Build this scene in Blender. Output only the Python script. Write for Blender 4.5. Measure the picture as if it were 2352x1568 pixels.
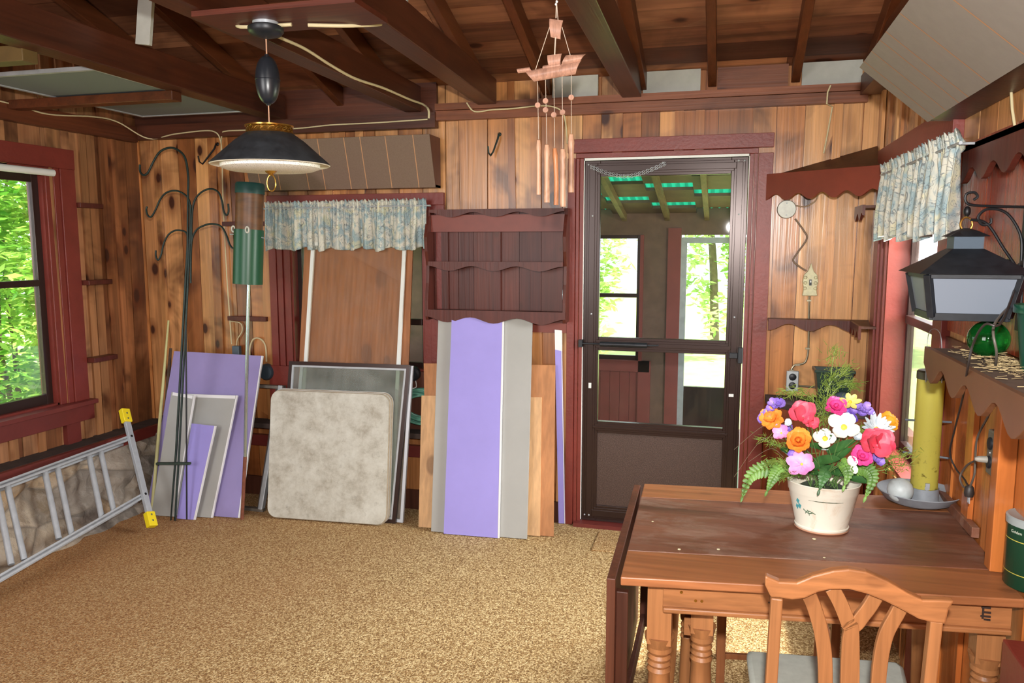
import bpy, math, random
from mathutils import Vector, Matrix
V = Vector
random.seed(7)
sc = bpy.context.scene
for o in list(bpy.data.objects): bpy.data.objects.remove(o)

# ------------------------------------------------------------------ camera
FPX, CX, CY = 1801.0, 1176.0, 784.0
PSI, PIT, HC = math.radians(15.3), math.radians(7.0), 1.6
CAM = V((0, 0, HC))
FW = V((-math.sin(PSI)*math.cos(PIT), math.cos(PSI)*math.cos(PIT), -math.sin(PIT)))
RT = V((math.cos(PSI), math.sin(PSI), 0)); UP = RT.cross(FW)
cd = bpy.data.cameras.new('camera'); cam = bpy.data.objects.new('camera', cd); sc.collection.objects.link(cam)
cd.sensor_width = 36; cd.lens = 36*FPX/2352; cd.clip_start = 0.02; cd.clip_end = 200
cam.matrix_world = Matrix(((RT.x, UP.x, -FW.x, 0), (RT.y, UP.y, -FW.y, 0), (RT.z, UP.z, -FW.z, HC), (0, 0, 0, 1)))
sc.camera = cam
def ray(x, y): return FW + RT*((x-CX)/FPX) - UP*((y-CY)/FPX)
def on(ax, v, x, y):
    d = ray(x, y); return CAM + d*((v-CAM[ax])/d[ax])
def onX(v, x, y): return on(0, v, x, y)
def onY(v, x, y): return on(1, v, x, y)
def onZ(v, x, y): return on(2, v, x, y)
def onP(p, n, x, y):
    d = ray(x, y); return CAM + d*((p-CAM).dot(n)/d.dot(n))

# ------------------------------------------------------------------ world, light, exposure
w = bpy.data.worlds.new('sky'); sc.world = w; w.use_nodes = True
bg = w.node_tree.nodes['Background']; bg.inputs[0].default_value = (0.80, 0.90, 1.0, 1); bg.inputs[1].default_value = 3.0
sc.view_settings.view_transform = 'Standard'; sc.view_settings.look = 'None'
sc.view_settings.gamma = 1; sc.view_settings.use_curve_mapping = False; sc.view_settings.exposure = 0.0
def light(name, typ, loc, energy, col=(1, 1, 1), rot=(0, 0, 0), **k):
    l = bpy.data.lights.new(name, typ); l.energy = energy; l.color = col
    for a, b in k.items(): setattr(l, a, b)
    o = bpy.data.objects.new(name, l); o.location = loc; o.rotation_euler = rot; sc.collection.objects.link(o); return o
sun = light('sun', 'SUN', (6, 8, 12), 13.0, (1, .95, .85), angle=math.radians(2))
sun.rotation_euler = V((0.62, 0.10, 1.0)).to_track_quat('Z', 'Y').to_euler()
flash = light('camera_flash', 'AREA', (0.03, -0.02, HC+0.19), 90, (1, .97, .93), shape='DISK', size=0.07)
flash.rotation_euler = (-(FW+V((0, 0, .10)))).to_track_quat('Z', 'Y').to_euler()
rear = light('rear_fill_light', 'AREA', (-2.5, -1.7, 1.9), 115, (1, .97, .95), (math.radians(90), 0, math.radians(-18)), shape='RECTANGLE', size=1.7, size_y=1.9)  # soft fill added behind the camera; no window is built there
# daylight through the right window, next to the table
rw = light('right_window_daylight', 'AREA', (1.35, 3.6, 1.75), 180, (1, 1, .97), (0, 0, 0), shape='RECTANGLE', size=1.1, size_y=0.9)
rw.rotation_euler = V((1.0, .35, .62)).to_track_quat('Z', 'Y').to_euler()

# ------------------------------------------------------------------ helpers: materials
def lin(c):
    c = c/255; return c/12.92 if c <= .04045 else ((c+.055)/1.055)**2.4
def C(r, g, b): return (lin(r), lin(g), lin(b), 1)
class NT:
    def __init__(s, name):
        s.m = bpy.data.materials.new(name); s.m.use_nodes = True; s.t = s.m.node_tree; s.b = s.t.nodes['Principled BSDF']
    def n(s, typ, ins={}, **props):
        nd = s.t.nodes.new('ShaderNode'+typ)
        for k, v in props.items(): setattr(nd, k, v)
        for k, v in ins.items():
            if isinstance(v, bpy.types.NodeSocket): s.t.links.new(v, nd.inputs[k])
            else: nd.inputs[k].default_value = v
        return nd
    def set(s, **k):
        for a, v in k.items():
            a = a.replace('_', ' ')
            if isinstance(v, bpy.types.NodeSocket): s.t.links.new(v, s.b.inputs[a])
            else: s.b.inputs[a].default_value = v
    def co(s, scale=(1, 1, 1), kind='Object'):
        tc = s.n('TexCoord'); mp = s.n('Mapping', {'Vector': tc.outputs[kind], 'Scale': scale}); return mp.outputs[0]
    def noise(s, vec, scale, detail=3, rough=.5, dist=0, w=None):
        ins = {'Vector': vec, 'Scale': scale, 'Detail': detail, 'Roughness': rough, 'Distortion': dist}
        if w is not None:
            nd = s.t.nodes.new('ShaderNodeTexNoise'); nd.noise_dimensions = '4D'
            for k, v in ins.items():
                if isinstance(v, bpy.types.NodeSocket): s.t.links.new(v, nd.inputs[k])
                else: nd.inputs[k].default_value = v
            s.t.links.new(w, nd.inputs['W']); return nd.outputs[0]
        return s.n('TexNoise', ins).outputs[0]
    def ramp(s, fac, stops):
        r = s.n('ValToRGB', {'Fac': fac}); e = r.color_ramp.elements
        while len(e) < len(stops): e.new(.5)
        for i, (p, c) in enumerate(stops):
            e[i].position = p; e[i].color = c if len(c) == 4 else (*c, 1)
        return r.outputs[0]
    def fr(s, fac, a, b, lo=0., hi=1.):
        return s.n('MapRange', {'Value': fac, 'From Min': a, 'From Max': b, 'To Min': lo, 'To Max': hi}).outputs[0]
    def math(s, op, a, b=0.):
        return s.n('Math', {0: a, 1: b}, operation=op).outputs[0]
    def mix(s, fac, a, b, mode='MIX'):
        nd = s.n('MixRGB', {'Fac': fac, 'Color1': a, 'Color2': b}, blend_type=mode); return nd.outputs[0]
    def bump(s, h, strength, dist=.01):
        return s.n('Bump', {'Height': h, 'Strength': strength, 'Distance': dist}).outputs[0]
def plain(name, col, rough=.5, metal=0, var=0., vs=6, bump=0, **k):
    t = NT(name); c = col
    if var:
        nz = t.noise(t.co(), vs, 5, .6)
        d = tuple(x*(1-var) for x in col[:3])+(1,); u = tuple(min(1, x*(1+var*.6)) for x in col[:3])+(1,)
        c = t.ramp(nz, [(.3, d), (.7, u)])
    t.set(Base_Color=c, Roughness=rough, Metallic=metal)
    if bump: t.set(Normal=t.bump(t.noise(t.co(), bump, 4), .3, .003))
    for a, v in k.items(): t.set(**{a: v})
    return t.m
AX = {'x': 0, 'y': 1, 'z': 2}
def wood(name, tones, axis='z', rough=.5, knots=.5, dark=C(64, 32, 18), stain=.5, gscale=1., cont=.45, spec=.4):
    """boards: tones picked per board, grain stretched along one axis, knots and darker stains"""
    t = NT(name)
    rnd = t.n('NewGeometry').outputs['Random Per Island']
    w1 = t.math('MULTIPLY', rnd, 61.0)
    a = AX[axis]
    sc1 = [7*gscale]*3; sc1[a] = .7*gscale
    sc2 = [70*gscale]*3; sc2[a] = 2.2*gscale
    g1 = t.noise(t.co(sc1), 1.0, 5, .55, .9, w1)
    g2 = t.noise(t.co(sc2), 1.0, 3, .5, .3, w1)
    n = len(tones); base = t.ramp(rnd, [(i/max(1, n-1), tones[i]) for i in range(n)]) if n > 1 else tones[0]
    v = t.math('ADD', t.fr(g1, .3, .7, 1-cont, 1+cont*.45), t.fr(g2, .35, .65, -.14, .12))
    col = t.mix(1, base, t.n('CombineColor', {'Red': v, 'Green': v, 'Blue': v}).outputs[0], 'MULTIPLY')
    st = t.noise(t.co([2.2*gscale]*2+[2.2*gscale]), 1, 3, .6, 1.2, w1)
    col = t.mix(t.fr(st, .51, .68, 0, stain), col, dark)
    if knots:
        sk = [7.5*gscale]*3; sk[a] = 4.2*gscale
        off = t.n('VectorMath', {0: t.co(sk), 1: t.n('CombineXYZ', {0: w1, 1: w1, 2: w1}).outputs[0]}, operation='ADD').outputs[0]
        vo = t.n('TexVoronoi', {'Vector': off, 'Scale': 1.0, 'Randomness': 1.0})
        vcs = t.n('SeparateColor', {0: vo.outputs['Color']})
        d = t.math('DIVIDE', vo.outputs['Distance'], t.fr(vcs.outputs[0], 0, 1, .45, 1.25))
        d = t.math('ADD', d, t.fr(vcs.outputs[1], .62, .66, 0, 1))
        dn = t.math('ADD', d, t.math('MULTIPLY', t.math('SUBTRACT', g1, .5), .22))
        col = t.mix(t.fr(dn, .46, .12, 0, knots*.8), col, (dark[0]*2.4, dark[1]*1.9, dark[2]*1.3, 1))
        col = t.mix(t.fr(dn, .20, .14, 0, min(1, knots*1.25)), col, dark)
    t.set(Base_Color=col, Roughness=rough, Normal=t.bump(g2, .22, .004)); t.b.inputs['Specular IOR Level'].default_value = spec
    return t.m
M = {}
# ------------------------------------------------------------------ helpers: geometry
WO = {}
class MB:
    def __init__(s): s.v = []; s.f = []
    def add(s, vs, fs):
        n = len(s.v); s.v += [V(p) for p in vs]; s.f += [tuple(i+n for i in f) for f in fs]; return s
    def box(s, x0, x1, y0, y1, z0, z1):
        return s.hexa([(x0,y0,z0),(x1,y0,z0),(x1,y1,z0),(x0,y1,z0),(x0,y0,z1),(x1,y0,z1),(x1,y1,z1),(x0,y1,z1)])
    def hexa(s, p): return s.add(p, [(0,3,2,1),(4,5,6,7),(0,1,5,4),(1,2,6,5),(2,3,7,6),(3,0,4,7)])
    def slab(s, q, t):
        """a quad of four corners (seen face first) given thickness t away from the camera side"""
        q = [V(p) for p in q]; n = (q[1]-q[0]).cross(q[3]-q[0]).normalized()
        if n.dot(CAM-q[0]) < 0: n = -n
        b = [p-n*t for p in q]; return s.hexa(q+b)
    def bar(s, a, b, wd, ht, up=(0, 0, 1)):
        a, b, up = V(a), V(b), V(up); d = (b-a).normalized(); r = d.cross(up).normalized(); u = r.cross(d)
        P = []
        for p in (a, b):
            for i, j in ((-1,-1),(1,-1),(1,1),(-1,1)): P.append(p+r*wd/2*i+u*ht/2*j)
        return s.hexa(P)
    def tube(s, pts, r, n=10, caps=True):
        pts = [V(p) for p in pts]; k = len(pts); rs = r if isinstance(r, (list, tuple)) else [r]*k
        t0 = (pts[1]-pts[0]).normalized(); u = t0.orthogonal().normalized(); vs = []; fs = []
        for i, p in enumerate(pts):
            t = (pts[min(i+1, k-1)]-pts[max(i-1, 0)]).normalized()
            u = (u-t*u.dot(t)).normalized(); w_ = t.cross(u)
            for j in range(n):
                a = 2*math.pi*j/n; vs.append(p+(u*math.cos(a)+w_*math.sin(a))*rs[i])
        for i in range(k-1):
            for j in range(n): fs.append((i*n+j, i*n+(j+1)%n, (i+1)*n+(j+1)%n, (i+1)*n+j))
        if caps: fs += [tuple(range(n))[::-1], tuple((k-1)*n+j for j in range(n))]
        return s.add(vs, fs)
    def lathe(s, prof, c, n=32, axis=(0, 0, 1), sx=1., sy=1., caps=True):
        c, ax = V(c), V(axis).normalized(); u = (V((1, 0, 0)) if abs(ax.z) > .9 else V((0,0,1))).cross(ax).cross(ax).normalized()*-1; w_ = ax.cross(u)
        vs = []; fs = []
        for r, z in prof:
            for j in range(n):
                a = 2*math.pi*j/n; vs.append(c+ax*z+u*(math.cos(a)*r*sx)+w_*(math.sin(a)*r*sy))
        for i in range(len(prof)-1):
            for j in range(n): fs.append((i*n+j, i*n+(j+1)%n, (i+1)*n+(j+1)%n, (i+1)*n+j))
        if caps:
            fs.append(tuple(range(n))[::-1]); m = (len(prof)-1)*n; fs.append(tuple(m+j for j in range(n)))
        return s.add(vs, fs)
    def prism(s, pts, o, ux, uy, t):
        """2D outline pts in the frame (o, ux, uy), thickness t along ux x uy"""
        o, ux, uy = V(o), V(ux), V(uy); n = ux.cross(uy).normalized()*t; k = len(pts)
        A = [o+ux*a+uy*b for a, b in pts]; B = [p+n for p in A]
        return s.add(A+B, [tuple(range(k))[::-1], tuple(range(k, 2*k))]+[(i, (i+1)%k, k+(i+1)%k, k+i) for i in range(k)])
    def ball(s, c, r, n=20, sz=1.):
        return s.lathe([(max(1e-4, r*math.sin(math.pi*i/n)), -r*sz*math.cos(math.pi*i/n)) for i in range(n+1)], c, n*2)
    def build(s, name, mat, parent=None, smooth=False, bevel=0, ang=40, at=None, label=None):
        me = bpy.data.meshes.new(name)
        if parent is not None: o0 = WO[parent.name]
        elif at is not None: o0 = V(at)
        else:
            lo = V((min(p[i] for p in s.v) for i in range(3))); hi = V((max(p[i] for p in s.v) for i in range(3)))
            o0 = V(((lo.x+hi.x)/2, (lo.y+hi.y)/2, lo.z))
        me.from_pydata([p-o0 for p in s.v], [], s.f); me.validate(); 
        import bmesh
        bm = bmesh.new(); bm.from_mesh(me); bmesh.ops.recalc_face_normals(bm, faces=bm.faces); bm.to_mesh(me); bm.free()
        o = bpy.data.objects.new(name, me); sc.collection.objects.link(o)
        if parent is not None: o.parent = parent
        else: o.location = o0
        WO[o.name] = o0
        me.materials.append(mat)
        if smooth:
            me.polygons.foreach_set('use_smooth', [True]*len(me.polygons)); me.set_sharp_from_angle(angle=math.radians(ang))
        if bevel:
            b = o.modifiers.new('bevel', 'BEVEL'); b.width = bevel; b.segments = 2; b.limit_method = 'ANGLE'
        if label: o['label'] = label
        return o
def thing(name, label, cat, loc, group=None):
    o = bpy.data.objects.new(name, None); sc.collection.objects.link(o); o.location = loc; WO[o.name] = V(loc)
    o.empty_display_size = .1
    if label: o['label'] = label
    if cat: o['category'] = cat
    if group: o['group'] = group
    return o
def tag(o, label, cat, group=None):
    o['label'] = label; o['category'] = cat
    if group: o['group'] = group
    return o
def struct(o, label=None):
    o['kind'] = 'structure'
    if label: o['label'] = label
    return o
def spline(pts, k=8):
    pts = [V(p) for p in pts]; out = []
    for i in range(len(pts)-1):
        p0, p1, p2, p3 = pts[max(i-1, 0)], pts[i], pts[i+1], pts[min(i+2, len(pts)-1)]
        for j in range(k):
            t = j/k; out.append(.5*((2*p1)+(p2-p0)*t+(2*p0-5*p1+4*p2-p3)*t*t+(3*p1-p0-3*p2+p3)*t**3))
    return out+[pts[-1]]
def scallop(u0, u1, top, low, amp, n, phase=0, steps=10):
    """outline of a board with a wavy lower edge"""
    pts = [(u1, top), (u0, top)]
    for i in range(n*steps+1):
        t = i/(n*steps); pts.append((u0+(u1-u0)*t, low-amp*math.cos(2*math.pi*(t*n+phase))))
    return pts

D, XL, XR, RZ, RS = 4.33, -3.68, 0.70, 2.50, 0.333     # back wall, left wall, right wall, roof height at back wall, roof slope
Y0 = -2.0
def roofz(y): return RZ+(D-y)*RS

# ------------------------------------------------------------------ materials
pine = wood('knotty_pine_boards', [C(188,120,68), C(224,164,104), C(142,82,42), C(206,140,82), C(160,94,50), C(228,172,114), C(176,108,58)], 'z', .27, .95, stain=.7, cont=.45, spec=.6)
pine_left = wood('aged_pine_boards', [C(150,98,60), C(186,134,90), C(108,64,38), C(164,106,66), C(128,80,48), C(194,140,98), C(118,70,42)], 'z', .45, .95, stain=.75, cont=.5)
pine_right = wood('glossy_pine_boards', [C(204,124,62), C(186,104,50), C(214,138,74)], 'z', .25, .3, stain=.2, cont=.25, spec=.6)
roofw = wood('roof_boards', [C(146,90,58), C(100,58,38), C(170,112,76), C(78,44,30), C(126,76,50)], 'x', .5, .8, stain=.6, cont=.5)
beamw = wood('dark_stained_beam', [C(84,42,24), C(72,36,22), C(92,48,27)], 'y', .4, .4, stain=.5, cont=.4)
rafterw = wood('rafter_wood', [C(104,54,28), C(84,44,25)], 'y', .42, .4, stain=.4)
platew = wood('plate_wood', [C(142,82,52), C(126,72,44)], 'x', .45, .7, stain=.4)
platedark = wood('dark_plate_wood', [C(96,50,28)], 'y', .42, .5, stain=.4)
redp = plain('barn_red_paint', C(120,47,38), .42, var=.14, vs=9, bump=60)
cabw = wood('mahogany_stained_pine', [C(92,42,32), C(84,38,30), C(100,48,36)], 'z', .38, .4, stain=.35, cont=.3, spec=.35)
canopyred = plain('redwood_brown_paint', C(118,48,32), .4, var=.12, vs=12)
tablew = wood('worn_dark_table_top', [C(126,80,60)], 'x', .42, .15, stain=.35, cont=.5, gscale=.8)
def dustlayer(mt, col, scale, lo, hi, amt):
    t = NT.__new__(NT); t.m = mt; t.t = mt.node_tree; t.b = t.t.nodes['Principled BSDF']; src = t.b.inputs['Base Color'].links[0].from_socket
    n_ = t.fr(t.noise(t.co((1, 2.2, 1)), scale, 7, .75, .4), lo, hi, 0, amt); t.set(Base_Color=t.mix(n_, src, col))
dustlayer(tablew, C(176,156,140), 5, .48, .78, .55)
tableL = wood('worn_light_table_board', [C(158,100,62)], 'x', .4, .2, stain=.2, cont=.3)
oak = wood('honey_maple', [C(162,108,66)], 'z', .45, .15, stain=.15, cont=.22, gscale=1.3)
oakx = wood('honey_maple_rail', [C(164,108,66)], 'x', .45, .15, stain=.15, cont=.22, gscale=1.3)
darkw = wood('old_dark_wood', [C(84,46,32)], 'z', .5, .4, stain=.5)
ply = wood('plywood_sheet', [C(186,128,82)], 'z', .6, .12, stain=.15, cont=.12, gscale=.7)
plyl = wood('pale_pine_board', [C(214,170,122)], 'z', .55, .35, stain=.1, cont=.14, gscale=.7)
plyd = wood('brown_plywood_sheet', [C(160,104,64)], 'z', .55, .25, stain=.35, cont=.16, gscale=.6)
alu = plain('aluminum', C(186,192,198), .45, .35, var=.12, vs=20)
alumat = plain('dull_aluminum', C(176,180,184), .55, .35, var=.15, vs=15)
brownal = plain('brown_enamelled_aluminum', C(54,38,34), .28, .35)
white = plain('white_paint', C(225,228,225), .5, var=.06)
offw = plain('dirty_white_paint', C(178,178,168), .6, var=.16, vs=7)
blackm = plain('black_enamel_metal', C(34,37,42), .42, .2, var=.35, vs=30)
iron = plain('wrought_iron_black', C(28,28,30), .45, .5)
green_iron = plain('dark_green_iron', C(40,54,50), .5, .35, var=.3, vs=30)
brass = plain('polished_brass', C(200,160,80), .22, .95)
cablem = plain('cream_cable_sheath', C(206,192,152), .5)
rubber = plain('dark_cord', C(44,38,36), .5)
lav = plain('lavender_insulation_board', C(158,148,222), .62, var=.07, vs=3)
lavd = plain('lilac_drywall_face', C(148,136,188), .62, var=.08, vs=4)
grayb = plain('grey_drywall_back', C(166,166,162), .7, var=.08, vs=3)
gyps = plain('white_gypsum_edge', C(228,228,230), .7)
yellow = plain('yellow_plastic_cap', C(240,216,30), .4)
glassm = NT('window_glass'); glassm.set(Base_Color=(1,1,1,1), Roughness=0.0); 
def thin_glass(name, tint=(1, 1, 1, 1), refl=.10, dust=0):
    t = NT(name); tr = t.n('BsdfTransparent', {'Color': tint}); gl = t.n('BsdfGlossy', {'Color': (1, 1, 1, 1), 'Roughness': .02})
    fr = t.n('Fresnel', {'IOR': 1.45}); ms = t.n('MixShader', {0: t.math('MULTIPLY', fr.outputs[0], .45), 1: tr.outputs[0], 2: gl.outputs[0]})
    out = ms.outputs[0]
    if dust:
        df = t.n('BsdfDiffuse', {'Color': (.6, .6, .58, 1)})
        nz = t.fr(t.noise(t.co(), 9, 4), .3, .8, dust*.4, dust)
        out = t.n('MixShader', {0: nz, 1: out, 2: df.outputs[0]}).outputs[0]
    t.t.links.new(out, t.t.nodes['Material Output'].inputs[0]); return t.m
glass = thin_glass('clear_window_glass', dust=.012)
dusty = thin_glass('dusty_storm_glass', (.86, .9, .86, 1), dust=.22)
frost = plain('frosted_lantern_glass', C(116,124,136), .35)
# braided straw coloured carpet
t = NT('looped_carpet'); cc = t.co()
n1 = t.noise(cc, 135, 3, .8); n2 = t.noise(cc, 1.1, 4, .6); n3 = t.noise(cc, 130, 3, .7)
vo = t.n('TexVoronoi', {'Vector': cc, 'Scale': 150.0}).outputs['Distance']
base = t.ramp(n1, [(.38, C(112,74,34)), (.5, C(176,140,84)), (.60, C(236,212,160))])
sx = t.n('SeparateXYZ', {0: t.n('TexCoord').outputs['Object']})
wx = t.fr(t.math('ADD', sx.outputs[0], t.math('MULTIPLY', n2, 1.6)), -1.6, .9, .8, 0)      # paler near the door, redder brown towards the stone corner
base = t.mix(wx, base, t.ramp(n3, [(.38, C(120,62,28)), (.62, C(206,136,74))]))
spk = t.n('TexVoronoi', {'Vector': cc, 'Scale': 5.5}).outputs['Distance']
base = t.mix(t.fr(spk, .022, .014, 0, .8), base, C(225,220,208))
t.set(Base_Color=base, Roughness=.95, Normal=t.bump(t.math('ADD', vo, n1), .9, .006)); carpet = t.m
# brown grooved panelling and stained card table top
t = NT('brown_hardboard'); t.set(Base_Color=t.ramp(t.noise(t.co((3,3,3)), 60, 2), [(.3, C(112,90,76)), (.7, C(120,98,84))]), Roughness=.6); hardb = t.m
t = NT('pale_groove'); t.set(Base_Color=C(186,138,100), Roughness=.7); groove = t.m
t = NT('stained_vinyl'); v1 = t.noise(t.co(), 7, 8, .75, .1); v2 = t.noise(t.co(), 22, 6, .7)
col = t.ramp(v1, [(.3, C(150,142,126)), (.5, C(190,188,176)), (.7, C(210,210,200))]); col = t.mix(t.fr(v2, .60, .78, 0, .6), col, C(104,98,88))
t.set(Base_Color=col, Roughness=.55); vinyl = t.m
t = NT('storm_door_textured_panel'); n = t.noise(t.co(), 260, 2, .6)
t.set(Base_Color=t.ramp(n, [(.4, C(58,40,34)), (.72, C(96,74,64))]), Roughness=.4, Normal=t.bump(n, .5, .003)); texpanel = t.m
# floral curtain
t = NT('floral_cotton'); c0 = t.co()
a = t.noise(c0, 15, 2, .4, 2.2); b = t.noise(c0, 17, 2, .5, 1.0); cbl = t.mix(t.fr(b, .42, .6, 0, 1), C(204,202,188), C(150,170,174))
cbl = t.mix(t.fr(t.noise(c0, 15, 2), .58, .66, 0, .5), cbl, C(214,206,160))
line = t.math('ABSOLUTE', t.math('SUBTRACT', a, .5)); cbl = t.mix(t.fr(line, .0, .022, .85, 0), cbl, C(92,98,104))
line2 = t.math('ABSOLUTE', t.math('SUBTRACT', t.noise(c0, 14, 2, .4, 3.0), .45)); cbl = t.mix(t.fr(line2, .0, .02, .5, 0), cbl, C(80,118,140))
t.set(Base_Color=cbl, Roughness=.85); t.b.inputs['Subsurface Weight'].default_value = 0; floral = t.m
# field stone
t = NT('field_stone'); c0 = t.co((1, 1, 1)); wv = t.n('Mapping', {'Vector': t.n('TexCoord').outputs['Object'], 'Scale': (3.2, 3.6, 6.4)}).outputs[0]
vv = t.n('TexVoronoi', {'Vector': wv, 'Scale': 1.0}, feature='DISTANCE_TO_EDGE').outputs['Distance']
vc = t.n('TexVoronoi', {'Vector': wv, 'Scale': 1.0}).outputs['Color']
sp = t.n('SeparateColor', {0: vc}).outputs[0]
col = t.ramp(sp, [(.1, C(112,104,96)), (.4, C(164,152,138)), (.6, C(132,116,96)), (.8, C(184,170,150)), (1, C(166,132,86))])
nz = t.noise(c0, 14, 6, .7, .5); col = t.mix(t.fr(nz, .45, .75, 0, .55), col, C(190,182,172)); col = t.mix(t.fr(nz, .42, .22, 0, .7), col, C(48,44,42))
col = t.mix(t.fr(vv, .0, .06, .8, 0), col, C(128,118,106))
t.set(Base_Color=col, Roughness=.85, Normal=t.bump(t.math('ADD', t.fr(vv, 0, .25, 0, 1), t.math('MULTIPLY', nz, .6)), .9, .03)); stone = t.m
dirt = plain('dusty_ledge_top', C(62,48,42), .9, var=.4, vs=14, bump=40)
red_dark = plain('red_sill_paint', C(110,44,38), .45, var=.15, vs=9)
# ------------------------------------------------------------------ room shell
def PB(u, d, z): return V((u, D-d, z))          # back wall: u = x, d = into the room
def PL(u, d, z): return V((XL+d, u, z))         # left wall: u = y
def PR(u, d, z): return V((XR-d, u, z))
def boxP(mb, P, u0, u1, d0, d1, z0, z1, z0b=None, z1b=None):
    z0b = z0 if z0b is None else z0b; z1b = z1 if z1b is None else z1b
    return mb.hexa([P(u0,d0,z0),P(u1,d0,z0b),P(u1,d1,z0b),P(u0,d1,z0),P(u0,d0,z1),P(u1,d0,z1b),P(u1,d1,z1b),P(u0,d1,z1)])
def cutz(u, zlo, zhi, holes):
    seg = [(zlo, zhi)]
    for (a, b, c, d) in holes:
        if a < u < b:
            out = []
            for (s0, s1) in seg:
                if c > s0+1e-4: out.append((s0, min(c, s1)))
                if d < s1-1e-4: out.append((max(d, s0), s1))
            seg = [q for q in out if q[1]-q[0] > 1e-3]
    return seg
def wallboards(P, u0, u1, zlo, zhi, holes, wmin, wmax, seed, batten=.35, slant=0, back=.11):
    r = random.Random(seed); mb = MB(); cuts = [u0]
    edges = sorted([e for h in holes for e in h[:2] if u0 < e < u1]+[u1])
    for e in edges:
        while e-cuts[-1] > wmax*1.3: cuts.append(cuts[-1]+r.uniform(wmin, wmax))
        cuts.append(e)
    top = zhi if callable(zhi) else (lambda u: zhi)
    sl = {}
    for c in cuts: sl[c] = 0 if c in edges or c == u0 else r.uniform(-slant, slant)
    for a, b in zip(cuts, cuts[1:]):
        if b-a < .004: continue
        dd = r.uniform(-.004, .004)
        for (s0, s1) in cutz((a+b)/2, zlo, top((a+b)/2), holes):
            g = .0022
            full = s1 > top((a+b)/2)-1e-3
            ta, tb = (top(a), top(b)) if full else (s1, s1)
            whole = slant and full and s0 <= zlo+1e-3
            A0, B0, A1, B1 = a+g, b-g, a+g, b-g
            if whole: A0 += sl[a]; B0 += sl[b]; A1 -= sl[a]; B1 -= sl[b]
            mb.hexa([P(A0,-.02,s0),P(B0,-.02,s0),P(B0,dd,s0),P(A0,dd,s0),P(A1,-.02,ta),P(B1,-.02,tb),P(B1,dd,tb),P(A1,dd,ta)])
            boxP(mb, P, a, b, -.019, -back, s0, ta, s0, tb)
            if r.random() < batten and not (b in edges):
                bw = r.uniform(.02, .032); B0 = b+(sl[b] if whole else 0); B1 = b-(sl[b] if whole else 0)
                mb.hexa([P(B0-bw,0,s0),P(B0+bw,0,s0),P(B0+bw,.014,s0),P(B0-bw,.014,s0),P(B1-bw,0,tb-.001),P(B1+bw,0,tb-.001),P(B1+bw,.014,tb-.001),P(B1-bw,.014,tb-.001)])
    return mb
HB = [(-2.60, -1.72, .85, 1.80), (-.785, .105, 0, 2.075)]
HL = [(2.30, 3.59, .69, 2.0)]
HR = [(2.98, 3.90, .66, 1.90)]
wb = wallboards(PB, XL-.1, XR+.1, 0, 2.50, HB, .09, .16, 11, .4, .02)
boxP(wb, PB, XL-.1, XR+.1, -.02, -.11, -.02, 0)
struct(wb.build('wall_back', pine))
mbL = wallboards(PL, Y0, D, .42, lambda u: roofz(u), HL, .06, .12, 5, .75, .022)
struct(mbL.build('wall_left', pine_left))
struct(wallboards(PR, Y0, 2.80, 0, lambda u: 1.28, [], .12, .22, 9, .25).build('wall_right', pine_right))
mbu = MB(); ub = wallboards(lambda u, d, z: PR(u, d, z), Y0, 2.80, 1.28, lambda u: roofz(u), [], .14, .22, 29, .3); struct(ub.build('wall_right', pine))
struct(wallboards(PR, 2.80, D, 0, lambda u: roofz(u), HR, .08, .13, 19, .45).build('wall_right', pine))
mb = MB(); mb.box(XL-.15, XR+.15, Y0-.1, Y0, 0, 4.7); struct(mb.build('wall_rear', pine_left))
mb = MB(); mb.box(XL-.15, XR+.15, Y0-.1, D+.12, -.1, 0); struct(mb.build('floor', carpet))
# stone knee wall with battered face, and its dusty ledge with a red nosing
mb = MB(); ny, nz = 150, 26; r = random.Random(3)
ys = [Y0+(D-Y0)*i/ny for i in range(ny+1)]
import mathutils.noise as mn
vs = []
for j in range(nz+1):
    z = .40*j/nz
    for y in ys:
        x = -3.36-(.17*z/.40)
        c = mn.voronoi(V((y*3.6, z*6.4, 1.3)))[0]; e = min(.5, c[1]-c[0])
        vs.append((x+.035*min(1, e*4)+.02*mn.noise(V((y*9, z*9, 0)))-.02, y, z))
k = ny+1
fs = [(j*k+i, j*k+i+1, (j+1)*k+i+1, (j+1)*k+i) for j in range(nz) for i in range(ny)]
mb.add(vs, fs); mb.box(XL-.1, -3.56, Y0, D, 0, .40)
struct(mb.build('wall_left_stone_base', stone, smooth=True, ang=80))
mb = MB(); mb.box(XL, -3.545, Y0, D, .40, .452); struct(mb.build('trim_1', dirt))
mb = MB(); mb.box(-3.548, -3.515, Y0, D, .385, .45); struct(mb.build('trim_2', red_dark))
# lower ledge along the back wall
mb = MB(); mb.box(-3.52, -1.6, D-.13, D, .47, .50); struct(mb.build('trim_3', dirt))
mb = MB(); mb.box(-3.52, -1.6, D-.035, D, .33, .40); struct(mb.build('trim_4', red_dark))
mb = MB(); mb.box(-3.40, -.86, D-.02, D, 0, .12); struct(mb.build('baseboard_back', darkw))
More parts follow.
